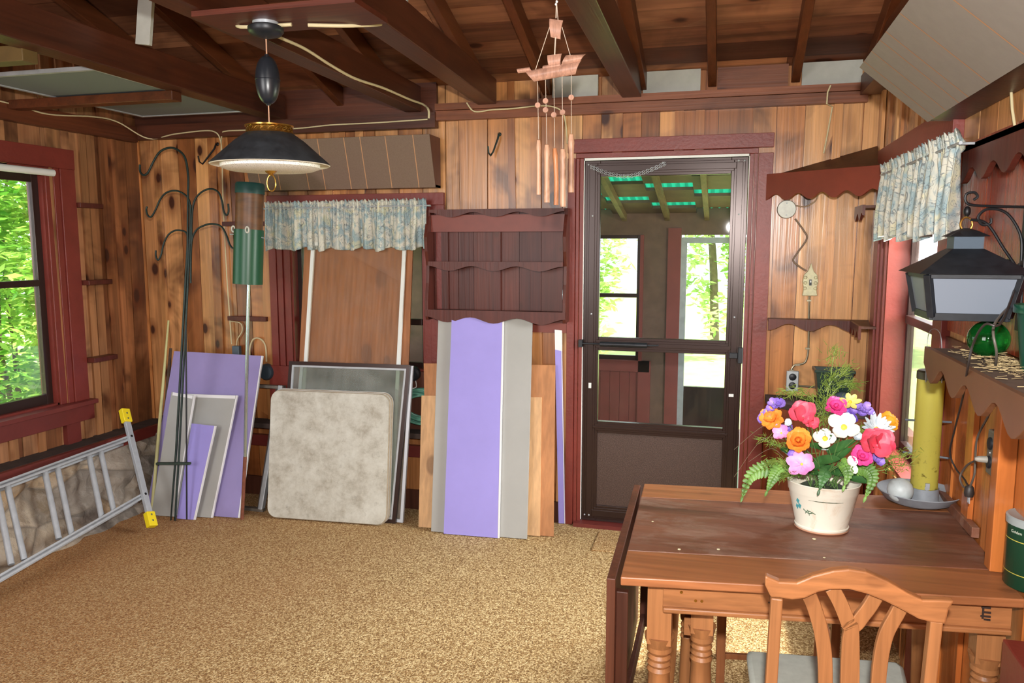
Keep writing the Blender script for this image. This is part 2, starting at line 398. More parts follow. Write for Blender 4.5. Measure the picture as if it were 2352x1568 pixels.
# plates round the top of the walls
mb = MB(); mb.box(-1.62, .64, D-.045, D+.0, 2.30, 2.352); mb.box(-1.62, .64, D-.06, D, 2.354, 2.39); struct(mb.build('trim_5', platew))
mb = MB(); mb.box(XL+.02, -1.62, D-.06, D, 2.262, 2.345); mb.box(XL+.02, -1.62, D-.03, D, 2.345, 2.52)
struct(mb.build('trim_6', wood('dark_plate_back', [C(78,40,26), C(92,48,30)], 'x', .45, .4)))
mb = MB(); mb.box(XL, XL+.06, Y0, D-.06, 2.245, 2.34); struct(mb.build('trim_7', platedark))
mb = MB(); mb.box(XR-.10, XR, 2.6, D-.06, 2.33, 2.42); mb.box(XR-.07, XR, 2.0, D-.06, 2.42, 2.56); struct(mb.build('trim_8', platedark))
# roof deck of planks running along the back wall
mb = MB(); r = random.Random(21); y = D+.05
nrm = V((0, RS, 1)).normalized()
while y > Y0:
    w_ = r.uniform(.125, .16); x = XL-.1
    while x < XR+.1:
        x2 = min(XR+.1, x+r.uniform(1.2, 2.6)); dd = r.uniform(-.003, .003)
        ya, yb = y-.0015, y-w_+.0015
        a = [V((x, ya, roofz(ya)+dd)), V((x2-.002, ya, roofz(ya)+dd)), V((x2-.002, yb, roofz(yb)+dd+.006)), V((x, yb, roofz(yb)+dd+.006))]
        mb.hexa(a+[p+nrm*.02 for p in a]); x = x2
    y -= w_
yy = D+.3
a = [V((XL-.3, yy, roofz(yy)+.03)), V((XR+.3, yy, roofz(yy)+.03)), V((XR+.3, Y0-.1, roofz(Y0-.1)+.03)), V((XL-.3, Y0-.1, roofz(Y0-.1)+.03))]
mb.hexa(a+[p+nrm*.03 for p in a])
struct(mb.build('ceiling', roofw))
# rafters
RAF = [(.30, 'slim rafter right of the door, over the junction box'), (-.105, 'slim rafter straight above the right half of the door'), (-.47, 'rafter pressed against the right side of the heaviest tie beam'),
       (-.98, 'rafter rising behind the bamboo wind chime'), (-1.33, 'rafter meeting the tie beam left of the wind chime'), (-1.86, 'rafter just left of the beam that carries the cream cable'), (-2.22, 'rafter behind the pendant lamp weight'),
       (-2.70, 'shadowed rafter over the left tie beam'), (-3.15, 'shadowed rafter over the stored white panel'), (.64, 'rafter beside the gable wall, over the grooved box')]
for x, lab in RAF:
    m = MB(); h = .10; hw = .021 if x != -.47 else .03
    a = [V((x-hw, D-.03, roofz(D-.03)-h)), V((x+hw, D-.03, roofz(D-.03)-h)), V((x+hw, D-.03, roofz(D-.03)-.004)), V((x-hw, D-.03, roofz(D-.03)-.004))]
    b = [V((p.x, Y0+.02, p.z+(D-.05-Y0)*RS)) for p in a]
    m.hexa([a[0], a[1], b[1], b[0], a[3], a[2], b[2], b[3]])
    tag(m.build('rafter', rafterw, bevel=.003), lab, 'rafter', 'sloping rafters')
# tie beams (x left, x right at the wall, height, shift of near end)
for xl, xr, h, sh, z0, lab in [(-.565, -.465, .185, .055, 2.372, 'heaviest dark tie beam, the one directly right of the wind chime'),
        (-1.365, -1.26, .15, .12, 2.372, 'dark tie beam ending left of the wind chime'),
        (-1.80, -1.705, .14, .05, 2.352, 'dark tie beam with a cream cable stapled along its side'),
        (-2.68, -2.57, .14, .06, 2.345, 'leftmost dark tie beam, passing left of the pendant lamp')]:
    m = MB(); y1 = D-.045 if z0 > 2.36 else D-.05; y0_ = Y0+.02; s_ = sh*(y1-y0_)/2.0*.8
    top1 = min(z0+h, roofz(y1)-.008)
    m.hexa([(xl,y1,z0),(xr,y1,z0),(xr+s_,y0_,z0),(xl+s_,y0_,z0),(xl,y1,top1),(xr,y1,top1),(xr+s_,y0_,z0+h),(xl+s_,y0_,z0+h)])
    tag(m.build('tie_beam', beamw, bevel=.004), lab, 'beam', 'tie beams')
# blocks between rafters
for x0, x1, mt, lab in [(-.16-.30, -.165, offw, 'whitewashed blocking board above the door'), (-.08, .265, platew, 'knotty brown blocking board between two rafters'),
        (.33, .61, offw, 'whitewashed blocking board next to the gable corner'), (-.95, -.70, offw, 'stained whitewashed blocking board behind the wind chime strings')]:
    m = MB(); m.box(x0, x1, D-.028, D-.005, 2.392, 2.505); tag(m.build('blocking_board', mt), lab, 'board', 'boards closing the eaves')
# ------------------------------------------------------------------ windows and doors
def casing(nm, P, u0, u1, z0, z1, wd, par, apron=True, head=.11, both=(1, 1)):
    """flat outer casing with inner stepped strips; u0..z1 = opening"""
    m = MB()
    for s, u, on_ in ((-1, u0, both[0]), (1, u1, both[1])):
        if not on_: continue
        for a, b, d0 in ((0, .045, .012), (.047, .085, .022), (.087, wd, .03)):
            lo, hi = sorted((u+s*a, u+s*b)); boxP(m, P, lo, hi, 0, d0, z0, z1+.03)
    boxP(m, P, u0-wd*both[0], u1+wd*both[1], 0, .034, z1+.03, z1+.03+head)
    boxP(m, P, u0, u1, 0, .014, z1, z1+.03)
    m.build(nm, redp, par, bevel=.002)
    if apron:
        m = MB(); boxP(m, P, u0-wd-.02, u1+wd+.02, 0, .075, z0-.025, z0); boxP(m, P, u0-wd-.02, u1+wd+.02, 0, .04, z0-.12, z0-.025)
        m.build('window_sill', red_dark, par, bevel=.002)
def sash(par, P, u0, u1, z0, z1, zm, dep, mt=brownal, fw=.035, gl=glass):
    m = MB()
    for a, b, c, d_ in ((u0, u0+fw, z0, z1), (u1-fw, u1, z0, z1), (u0+fw, u1-fw, z0, z0+fw*1.3), (u0+fw, u1-fw, z1-fw, z1)): boxP(m, P, a, b, -dep-.03, -dep, c, d_)
    if zm: boxP(m, P, u0+fw, u1-fw, -dep-.03, -dep+.01, zm-.018, zm+.018)
    m.build('window_frame', mt, par, bevel=.002)
    m = MB(); zs = [z0+fw*1.3] + ([zm-.018, zm+.018] if zm else []) + [z1-fw]
    for i in range(0, len(zs), 2): boxP(m, P, u0+fw, u1-fw, -dep-.018, -dep-.014, zs[i], zs[i+1])
    m.build('window_glass', gl, par)
def reveal(par, P, u0, u1, z0, z1, d):
    m = MB(); t_ = .012
    boxP(m, P, u0, u0+t_, 0, -d, z0, z1); boxP(m, P, u1-t_, u1, 0, -d, z0, z1); boxP(m, P, u0, u1, 0, -d, z1-t_, z1); boxP(m, P, u0, u1, 0, -d, z0, z0+t_)
    m.build('window_jamb', redp, par)
wn = struct(thing('window_1', None, None, (XL, 2.95, .69))); casing('window_casing', PL, 2.30, 3.59, .69, 2.0, .19, wn); sash(wn, PL, 2.31, 3.58, .70, 1.99, 1.39, .03, fw=.045); reveal(wn, PL, 2.30, 3.59, .69, 2.0, .11)
m = MB(); boxP(m, PL, 3.60, 3.70, 0, .03, .44, .57); boxP(m, PL, 2.72, 2.80, 0, .03, .44, .57); m.build('window_apron_leg', red_dark, wn)
wn = struct(thing('window_2', None, None, (-2.16, D, .85))); casing('window_casing', PB, -2.60, -1.72, .85, 1.80, .135, wn, apron=False, head=.07); sash(wn, PB, -2.59, -1.73, .855, 1.79, 1.14, .06, fw=.03); reveal(wn, PB, -2.60, -1.72, .85, 1.80, .11)
m = MB(); boxP(m, PB, -2.76, -2.735, 0, .03, .42, .85); boxP(m, PB, -2.735, -2.60, 0, .03, .42, .85); boxP(m, PB, -1.72, -1.585, 0, .03, .42, .85); m.build('window_apron_leg', redp, wn)
m = MB(); boxP(m, PB, -2.60, -1.72, 0, .02, .50, .85); m.build('apron_board', darkw, wn)
wn = struct(thing('window_3', None, None, (XR, 3.44, .66))); casing('window_casing', PR, 2.98, 3.90, .66, 1.90, .19, wn, apron=False); sash(wn, PR, 2.99, 3.89, .67, 1.89, 1.27, .09, fw=.03); reveal(wn, PR, 2.98, 3.90, .66, 1.90, .12)
m = MB()
for u in (2.79, 3.90): boxP(m, PR, u, u+.19, 0, .03, .0, .66)
m.build('window_apron_leg', redp, wn)
# door trim
dt = struct(thing('door_1', None, None, (-.34, D, 0)))
m = MB(); L0, L1, ZT = -.775, .095, 2.07
for s, u in ((-1, L0), (1, L1)):
    for a, b, d0 in ((0, .02, .012), (.022, .04, .02), (.042, .115 if s > 0 else .085, .03)):
        lo, hi = sorted((u+s*a, u+s*b)); boxP(m, PB, lo, hi, 0, d0, 0.0, ZT)
boxP(m, PB, L0-.085, L1+.115, 0, .032, ZT+.028, ZT+.10); boxP(m, PB, L0-.042, L1+.042, 0, .02, ZT, ZT+.026)
m.build('door_casing', redp, dt, bevel=.002)
m = MB(); boxP(m, PB, L0-.03, L1+.03, .06, -.12, .0, .022); m.build('threshold', red_dark, dt)
m = MB()
for a, b, c, d_ in ((L0-.008, L0+.004, .03, ZT), (L1-.004, L1+.008, .03, ZT), (L0, L1, ZT-.012, ZT)): boxP(m, PB, a, b, .006, -.02, c, d_)
m.build('door_jamb_strip', white, dt)
# storm door leaf
L0 += .006; L1 -= .006; z0, z1 = .028, ZT-.014; fw = .085
m = MB()
def railset(m, d0, d1, ins):
    for a, b, c, d_ in ((L0+ins, L0+fw-ins, z0+ins, z1-ins), (L1-fw+ins, L1-ins, z0+ins, z1-ins), (L0+fw-ins, L1-fw+ins, z1-fw+ins, z1-ins), (L0+fw-ins, L1-fw+ins, z0+ins, z0+.09-ins), (L0+fw-ins, L1-fw+ins, .545+ins, .61-ins), (L0+fw-ins, L1-fw+ins, 1.015+ins, 1.09-ins)): boxP(m, PB, a, b, d0, d1, c, d_)
railset(m, -.035, 0, 0); railset(m, -.02, .004, .014); railset(m, -.02, .008, .026)
m.build('door_frame', brownal, dt, bevel=.002)
m = MB(); boxP(m, PB, L0+fw-.004, L1-fw+.004, -.03, -.012, z0+.085, .55); m.build('kick_panel', texpanel, dt)
m = MB(); boxP(m, PB, L0+fw, L1-fw, -.018, -.014, .605, 1.02); boxP(m, PB, L0+fw, L1-fw, -.022, -.018, 1.085, z1-fw); m.build('door_glass', thin_glass('storm_door_glass', (.97, .97, .97, 1), dust=.012), dt)
m = MB(); yc = D-.03; m.tube([(L0+.10, yc, 1.055), (-.41, yc, 1.055)], .014, 14); m.tube([(L0-.02, yc, 1.055), (L0+.1, yc, 1.055)], .005); m.tube([(-.41, yc, 1.055), (-.35, yc+.02, 1.055)], .004)
m.box(L0-.02, L0, yc-.01, D, 1.035, 1.075); m.build('door_closer', blackm, dt, smooth=True)
m = MB(); boxP(m, PB, L1-.065, L1-.02, .006, .03, 1.0, 1.03); boxP(m, PB, L1-.02, L1+.004, .006, .035, .975, 1.06); m.build('door_latch', blackm, dt, bevel=.003)
m = MB()
for u, z in ((L0+.045, 1.76), (L0+.045, 1.22), (L1-.04, 1.76), (L1-.045, 1.22), (L0+.02, z1-.02), (L1-.02, z1-.02), (L0+.02, .06), (L0+.045, .06), (-.35, z1-.02), (L1-.05, z1-.02)): m.lathe([(.005, 0), (.005, .003), (.001, .006)], PB(u, .008, z), 8, axis=(0, -1, 0))
m.build('screw_head', alu, dt)
m = MB(); boxP(m, PB, L0+.035, L0+.05, .008, .012, .80, .83); boxP(m, PB, L1-.06, L1-.035, .008, .012, .79, .805); m.build('sash_clip', white, dt)
# chain slung across the top of the door
m = MB(); A = onY(D-.02, 1357, 380); B = onY(D-.02, 1440, 402); E_ = onY(D-.02, 1530, 372); ch = spline([A, A.lerp(B, .5)+V((0,0,-.012)), B, B.lerp(E_, .5)+V((0,0,-.01)), E_], 10)
for o_ in (0, .012):
    for i in range(len(ch)-1):
        p, q = ch[i]+V((0, 0, -o_)), ch[i+1]+V((0, 0, -o_)); d_ = (q-p).normalized(); mid = (p+q)/2; l = (q-p).length*.62
        sd = V((0, 1, 0)) if i % 2 else d_.cross(V((0, 1, 0)))
        m.tube([mid+d_*l*math.cos(a_*math.pi/4)+sd*.0045*math.sin(a_*math.pi/4) for a_ in range(9)], .0011, 5, caps=False)
m.build('door_chain', alu, dt, smooth=True)

# ------------------------------------------------------------------ porch beyond the door
PY, PZ = 7.0, -.12
pwood = wood('weathered_porch_timber', [C(150,118,92), C(134,102,78)], 'y', .6, .4)
pdark = plain('brown_porch_boards', C(112,82,68), .6, var=.25, vs=8)
pred = plain('porch_red_paint', C(132,58,52), .55, var=.12)
green_t = NT('green_corrugated_plastic'); green_t.set(Base_Color=C(30,130,100), Roughness=.4)
trn = green_t.n('BsdfTranslucent', {'Color': C(34,170,128)}); mxx = green_t.n('MixShader', {0: .3, 1: green_t.b.outputs[0], 2: trn.outputs[0]}); green_t.t.links.new(mxx.outputs[0], green_t.t.nodes['Material Output'].inputs[0])
m = MB(); m.box(-3.2, 1.0, D+.12, PY+.15, PZ-.1, PZ)
turf = plain('green_outdoor_carpet', C(70,120,84), .9, var=.2, vs=60); struct(m.build('floor_porch', turf))
g = lambda x, y: onY(PY, x, y)
wx0, wx1, wz0, wz1 = g(1375,540).x-.05, g(1472,540).x, g(1400,825).z, g(1400,540).z
dx0, dx1, dz1 = g(1565,545).x, g(1565,545).x+.72, g(1600,545).z
def PP(u, d, z): return V((u, PY-d, z))
pw = MB()
def pb(u0, u1, z0, z1, d0=0, d1=-.1): boxP(pw, PP, u0, u1, d0, d1, z0, z1)
pb(-3.2, 1.0, wz1, 2.0); pb(-3.2, -2.05, PZ, wz1); pb(wx1, dx0, PZ, wz1); pb(dx1, 1.0, PZ, wz1); pb(-1.22-.05-.18, wx0, wz0, wz1)
struct(pw.build('wall_porch', pdark))
pw = MB()
x = -2.05
while x < wx1: pb(x, x+.085, PZ, wz0, .0, -.1); x += .088
struct(pw.build('wall_porch_wainscot', pred))
pw = MB(); pb(-2.1, wx1+.10, wz0-.10, wz0, .03, 0); pb(wx1, wx1+.11, PZ, wz0, .03, 0); pb(dx0-.11, dx0, PZ, dz1+.08, .03, 0); pb(-2.1, dx0, PZ, PZ+.12, .03, 0); pb(dx0-.11, dx1+.1, PZ, PZ+.10, .12, -.1); pb(wx1, wx1+.03, wz0, wz1, .03, 0)
struct(pw.build('trim_9', pred))
wn = struct(thing('window_4', None, None, (wx0, PY, wz0))); sash(wn, PP, wx0, wx1, wz0, wz1, g(1400,678).z, .02, fw=.03)
wn = struct(thing('window_5', None, None, (-2.05, PY, wz0))); sash(wn, PP, -2.05, -1.45, wz0, wz1, g(1400,678).z, .02, fw=.03)
pd = struct(thing('door_2', None, None, (dx0, PY, PZ))); m = MB()
for a, b, c, d_ in ((dx0, dx0+.05, PZ+.1, dz1), (dx1-.05, dx1, PZ+.1, dz1), (dx0+.05, dx1-.05, dz1-.05, dz1)): boxP(m, PP, a, b, -.02, -.05, c, d_)
m.build('door_frame', alumat, pd)
m = MB(); a = g(1560,892); b = g(1662,955); boxP(m, PP, a.x, b.x, -.12, -.16, PZ+.1, a.z); m.build('kick_panel', brownal, pd)
# porch side walls with openings
m = MB()
for x in (-3.2, .95):
    m.box(x, x+.05, D+.12, PY, PZ, .6); m.box(x, x+.05, D+.12, PY, 1.7, 2.5); m.box(x, x+.05, 5.5, 5.8, .6, 1.7)
struct(m.build('wall_porch_sides', pdark))
# porch roof: timber rafters, dark planks and corrugated plastic
zr = lambda y: 1.87+(PY-y)*.20
for i, px in enumerate((1334, 1435, 1533, 1624, 1712)):
    x = g(px, 505).x; m = MB(); m.hexa([(x-.02,PY-.01,zr(PY)-.06),(x+.02,PY-.01,zr(PY)-.06),(x+.02,D+.14,zr(D)-.10),(x-.02,D+.14,zr(D)-.10),(x-.02,PY-.01,zr(PY)),(x+.02,PY-.01,zr(PY)),(x+.02,D+.14,zr(D)-.04),(x-.02,D+.14,zr(D)-.04)])
    tag(m.build('porch_rafter', pwood), ['pale porch rafter hidden at the left edge of the door glass', 'leftmost pale porch rafter seen through the door glass', 'middle pale porch rafter seen through the door glass', 'pale porch rafter right of the middle one, seen through the door glass', 'pale porch rafter at the right edge of the door glass'][i], 'rafter', 'porch rafters')
m = MB(); y = PY
while y > D+.2:
    y2 = max(D+.13, y-.36)
    for i_ in range(13):
        xa, xb = -3.2+.36*i_+.05, -3.2+.36*(i_+1)+.05; o_ = (i_ % 3)*.19; ya, yb = min(PY, y+o_), max(D+.13, y2+o_)
        if xb > 1.0 or ya-yb < .05: continue
        m.hexa([(xa,ya,zr(ya)+.005),(xb,ya,zr(ya)+.005),(xb,yb,zr(yb)+.005),(xa,yb,zr(yb)+.005),(xa,ya,zr(ya)+.03),(xb,ya,zr(ya)+.03),(xb,yb,zr(yb)+.03),(xa,yb,zr(yb)+.03)])
    y -= .56
struct(m.build('ceiling_porch_planks', pdark))
m = MB(); n_ = 420; vs = []
for y in (PY+.3, D+.14):
    for i in range(n_+1):
        x = -3.3+4.4*i/n_; vs.append((x, y, zr(y)+.055+.014*math.sin(x*2*math.pi/.065)))
m.add(vs, [(i, i+1, n_+2+i, n_+1+i) for i in range(n_)]); struct(m.build('ceiling_porch_roof', green_t.m, smooth=True))
# ------------------------------------------------------------------ outdoors
lawn = plain('sunlit_lawn', C(180,205,120), .9, var=.2, vs=5, bump=90)
m = MB(); m.box(-30, 30, D+.3, 40, -.7, -.6); m.box(-30, XL-.2, -12, D+.3, -.7, -.6); m.box(XR+.2, 30, -12, D+.3, -.7, -.6)
struct(m.build('floor_lawn', lawn))
def leafmat(name, a, b, tr):
    t = NT(name); r_ = t.n('NewGeometry').outputs['Random Per Island']; c = t.ramp(r_, [(0, a), (1, b)])
    t.set(Base_Color=c, Roughness=.5); tl = t.n('BsdfTranslucent', {'Color': c}); mx = t.n('MixShader', {0: tr, 1: t.b.outputs[0], 2: tl.outputs[0]})
    t.t.links.new(mx.outputs[0], t.t.nodes['Material Output'].inputs[0]); return t.m
leafA = leafmat('bright_maple_leaves', C(90,160,50), C(200,235,110), .5); leafB = leafmat('hedge_leaves', C(140,180,90), C(225,240,170), .5)
bark = plain('grey_brown_bark', C(112,98,78), .9, var=.3, vs=12)
def foliage(mb, c, rad, n, s, seed):
    r = random.Random(seed); c = V(c)
    cl = [V((r.gauss(0, .5)*rad[0], r.gauss(0, .5)*rad[1], r.gauss(0, .5)*rad[2])) for _ in range(max(6, n//60))]
    for i in range(n):
        b = cl[r.randrange(len(cl))]; p = c+b+V((r.gauss(0, .13)*rad[0], r.gauss(0, .13)*rad[1], r.gauss(0, .09)*rad[2]))
        a = V((r.gauss(0, 1), r.gauss(0, 1), r.gauss(0, .35))).normalized(); q = a.cross(V((r.gauss(0, .5), r.gauss(0, .5), 1))).normalized(); ss = s*r.uniform(.6, 1.3)
        mb.add([p-a*ss, p+q*ss*.42, p+a*ss, p-q*ss*.42], [(0, 1, 2, 3)])
def tree(nm, lab, base, h, crowns, lm, s, seed, cat='tree', stems=1, sr=.05):
    o = thing(nm, lab, cat, base, 'greenery outside the cottage'); m = MB()
    for k, (c, rad, n) in enumerate(crowns): foliage(m, V(base)+V(c), rad, n, s, seed+k)
    m.build('foliage', lm, o); r = random.Random(seed); m = MB()
    for k in range(stems):
        b = V(base)+V((r.uniform(-.3, .3), r.uniform(-.3, .3), 0))*(stems > 1); t_ = b+V((r.uniform(-.5, .5), r.uniform(-.5, .5), h))
        m.tube(spline([b, b.lerp(t_, .35)+V((r.uniform(-.1, .1), r.uniform(-.1, .1), 0)), b.lerp(t_, .7)+V((r.uniform(-.15, .15), 0, 0)), t_], 5), [sr*(1-.7*i/15) for i in range(16)], 7)
    m.build('trunk', bark, o, smooth=True)
tree('leafy_shrub', 'leafy saplings with thin stems close outside the left window', (-5.7, 5.0, -.6), 3.2, [((0, 0, 1.7), (.8, .8, 1.5), 8000), ((.1, .1, 3.0), (.8, .8, .7), 2600)], leafA, .055, 1, 'shrub', 5, .03)
tree('maple_tree', 'taller maple behind the saplings, filling the left window', (-10.5, 9.2, -.6), 5.2, [((0, 0, 2.6), (2.2, 1.8, 2.4), 8000)], leafA, .11, 31, 'tree', 2, .07)
tree('cedar_hedge', 'feathery hedge tree seen through the left porch window', (-2.6, 12.0, -.6), 5, [((0, 0, 2.2), (.95, .95, 2.3), 7000)], leafB, .10, 51, 'tree', 1, .1)
tree('willow_tree', 'pale sunlit tree seen through the open right part of the porch', (-.2, 16.5, -.6), 6, [((0, 0, 3.0), (1.0, 1.2, 2.4), 3600)], leafB, .11, 71, 'tree', 1, .1)
tree('garden_tree', 'pale green tree outside the window behind the curtain on the right', (6.8, 17.0, -.6), 6, [((0, 0, 2.8), (2.4, 2, 2.5), 5000)], leafB, .14, 91, 'tree', 1, .1)
tree('wood_edge_tree', 'leafy tree glimpsed through the window behind the stored panels', (-6.4, 15.5, -.6), 5, [((0, 0, 2.4), (1.7, 1.7, 2.3), 7000)], leafA, .10, 111, 'tree', 1, .1)
# ------------------------------------------------------------------ things hung on the left and back walls
# stub shelves beside the windows
def stub(P, u0, u1, z, dep, lab):
    m = MB(); boxP(m, P, u0, u1, .006, dep, z-.028, z); tag(m.build('stub_shelf', cabw, bevel=.002), lab, 'shelf', 'small stub shelves beside the windows')
stub(PL, 3.785, 3.96, 1.845, .05, 'short brown stub shelf right of the left window, topmost of three')
stub(PL, 3.785, 3.97, 1.395, .075, 'short brown stub shelf right of the left window, middle of three')
stub(PL, 3.785, 3.97, .935, .08, 'short brown stub shelf right of the left window, lowest of three')
stub(PB, -3.05, -2.745, 1.745, .04, 'brown stub shelf behind the bird feeder tube')
stub(PB, -3.04, -2.765, 1.155, .04, 'brown stub shelf behind the feeder pole, level with the window')
# roller blind
rb = thing('roller_blind', 'white rolled up blind at the top of the left window', 'blind', (XL+.06, 3.1, 2.0))
a = onX(XL+.06, 122, 397); a.z -= .0
m = MB(); m.tube([(XL+.06, 2.40, a.z), (XL+.06, a.y, a.z)], .019, 16); m.build('blind_roll', white, rb, smooth=True)
m = MB(); m.box(XL+.03, XL+.07, a.y-.002, a.y+.004, a.z-.016, a.z+.016); m.build('bracket', alu, rb)
# coat hooks
def hook(px, py, qx, qy, lab):
    a = onY(D-.014, px, py); b = onY(D-.05, qx, qy); h = thing('coat_hook', lab, 'hook', a, 'iron coat hooks')
    m = MB(); m.tube([(a.x, D-.002, a.z+.012), (a.x, D-.016, a.z+.01), (a.x-.003, D-.03, a.z-.02), (b.x+.01, D-.035, b.z+.01), (b.x, D-.05, b.z-.012), (b.x-.004, D-.075, b.z), (b.x-.006, D-.08, b.z+.035)], [.006, .006, .0055, .005, .005, .0045, .005], 8)
    m.lathe([(.011, 0), (.011, .004), (.004, .009)], (a.x, D-.001, a.z+.01), 12, axis=(0, -1, 0)); m.build('hook', green_iron if px > 900 else iron, h, smooth=True)
    m = MB(); m.lathe([(.005, 0), (.004, .003)], (a.x, D-.012, a.z+.012), 8, axis=(0, -1, 0)); m.build('screw', brass, h)
hook(1146, 312, 1127, 352, 'greenish brass coat hook on the pine boards right of the grooved box'); hook(497, 334, 465, 372, 'dark bent coat hook left of the pendant lamp on the wall')
# grooved valance boxes
def vbox(nm, lab, F, ends, grooves, w, mat_face, sidem):
    """F = four corners of slanted face (far-top, near-top, near-bottom, far-bottom); ends = wall points behind the corners"""
    o = thing(nm, lab, 'valance', V((sum(p.x for p in F)/4, sum(p.y for p in F)/4, min(p.z for p in F))))
    m = MB(); m.slab(F, .006); m.build('front_panel', mat_face, o)
    n = (F[1]-F[0]).cross(F[3]-F[0]).normalized()
    if n.dot(CAM-F[0]) < 0: n = -n
    for g_ in grooves:
        a = F[0].lerp(F[1], g_)+n*.0006; b = F[3].lerp(F[2], g_)+n*.0006; t_ = (F[1]-F[0]).normalized()*w
        m = MB(); m.add([a, a+t_, b+t_, b], [(0, 1, 2, 3)]); m.build('panel_groove', groove, o)
    m = MB()
    for i, j in ((0, 3), (1, 2)):
        a, b = F[i], F[j]; c, d = ends[j], ends[i]; s_ = (F[1]-F[0]).normalized()*(.014 if i == 0 else -.014); k = n*.004
        m.hexa([a-k, b-k, c, d, a-k+s_, b-k+s_, c+s_, d+s_])
    a, b = F[3], F[2]; up = V((0, 0, .014)); m.hexa([a-n*.006, b-n*.006, ends[2], ends[3], a-n*.006+up, b-n*.006+up, ends[2]+up, ends[3]+up])
    m.build('side_board', sidem, o); return o
sidew = wood('dark_red_side_board', [C(78,38,28)], 'z', .4, .3)
yt, yb_ = D-.175, D-.09
F = [onY(yt, 560, 318), onY(yt, 985, 308), onY(yb_, 1001, 430), onY(yb_, 600, 447)]
F[0].z = F[1].z; F[3].z = F[2].z; F[0].x = F[3].x = -2.80; F[1].x = F[2].x = (F[1].x+F[2].x)/2
E4 = [V((F[0].x, D-.004, F[0].z)), V((F[1].x, D-.004, F[1].z)), V((F[2].x, D-.004, F[2].z)), V((F[3].x, D-.004, F[3].z))]
vbox('window_valance_box', 'grey-brown grooved slanted box above the curtained window on the back wall', F, E4, [.06, .17, .33, .42, .56, .645, .775, .915], .005, hardb, sidew)
F = [onX(.39, 2010, 106), None, None, onX(.60, 2086, 308)]
F[1] = V((.39, 1.35, F[0].z)); F[2] = V((.60, 1.35, F[3].z)); F[0].y = F[3].y = (F[0].y+F[3].y)/2
E4 = [V((XR-.002, F[0].y, F[0].z)), V((XR-.002, 1.35, F[0].z)), V((XR-.002, 1.35, F[3].z)), V((XR-.002, F[3].y, F[3].z))]
vbox('grooved_soffit_box', 'large grey grooved slanted box high over the right window', F, E4, [.06, .15, .24, .30, .42, .60, .74, .9], .006, plain('grey_hardboard', C(146,138,130), .6, var=.05, vs=30), sidew)
m = MB(); m.tube([onX(.69, 2322, 200), onX(.685, 2325, 250), onX(.685, 2331, 290)], .0035); tag(m.build('cable', cablem), 'short cream cable dropping from the grooved box at the right edge', 'cable')
# curtain valances
def curtain(nm, lab, a, b, h, out, folds, seed, drop=0.):
    a, b = V(a), V(b); o = thing(nm, lab, 'curtain', (a+b)/2+V((0, 0, -h)), 'floral curtain valances'); L = (b-a).length; d = (b-a)/L; nrm_ = d.cross(V((0, 0, 1))).normalized()
    if nrm_.dot(CAM-a) < 0: nrm_ = -nrm_
    r = random.Random(seed); ph = [r.uniform(0, 6.28) for _ in range(8)]; nu, nv = 260, 26; vs = []
    for j in range(nv+1):
        v = j/nv
        for i in range(nu+1):
            t_ = i/nu; x = t_*L
            w1 = math.sin(folds*2*math.pi*t_+ph[0]+1.2*math.sin(3*2*math.pi*t_+ph[1])); w2 = math.sin(folds*3.7*2*math.pi*t_+ph[2]); w3 = math.sin(2*2*math.pi*t_+ph[3])
            amp = .004+.020*min(1, max(0, (v-.1)/.6)); dd = out+w1*amp+w2*(.006*(1-v)+.002)+w3*.004
            zz = -v*h
            if j == 0: zz += .012*abs(math.sin(folds*2.6*2*math.pi*t_+ph[4]))+.004*w2; dd += .004
            if .06 < v < .16: dd += -.006+.004*w2
            zz -= v*.010*math.sin(folds*.5*2*math.pi*t_+ph[5])+drop*v*t_+v*.006*w1
            p = a+d*(x+.006*w2*v)+nrm_*dd; vs.append(p+V((0, 0, zz)))
    k = nu+1; m = MB().add(vs, [(j*k+i, j*k+i+1, (j+1)*k+i+1, (j+1)*k+i) for j in range(nv) for i in range(nu)])
    c = m.build('curtain_cloth', floral, o, smooth=True, ang=180); sm = c.modifiers.new('thick', 'SOLIDIFY'); sm.thickness = .0015
    m = MB(); m.tube([a-d*.02+nrm_*out+V((0,0,-.03)), b+d*.02+nrm_*out+V((0,0,-.03))], .005, 8)
    for q in (a, b): m.tube([q+nrm_*out+V((0,0,-.03)), q+V((0,0,-.03))-nrm_*0.0], .004, 8)
    m.build('curtain_rod', alumat, o, smooth=True)
a = onY(D-.07, 615, 468); b = onY(D-.07, 984, 460)
curtain('curtain_valance', 'gathered blue and cream floral valance across the back wall window', (a.x, D-.035, a.z), (b.x+.0, D-.035, b.z), .276, .058, 11, 4, .0)
a = onX(.60, 2018, 385); b = onX(.60, 2190, 305)
curtain('curtain_valance', 'gathered blue floral valance over the right side window', (XR-.03, a.y, a.z), (XR-.03, b.y, b.z), .292, .055, 9, 8, 0)
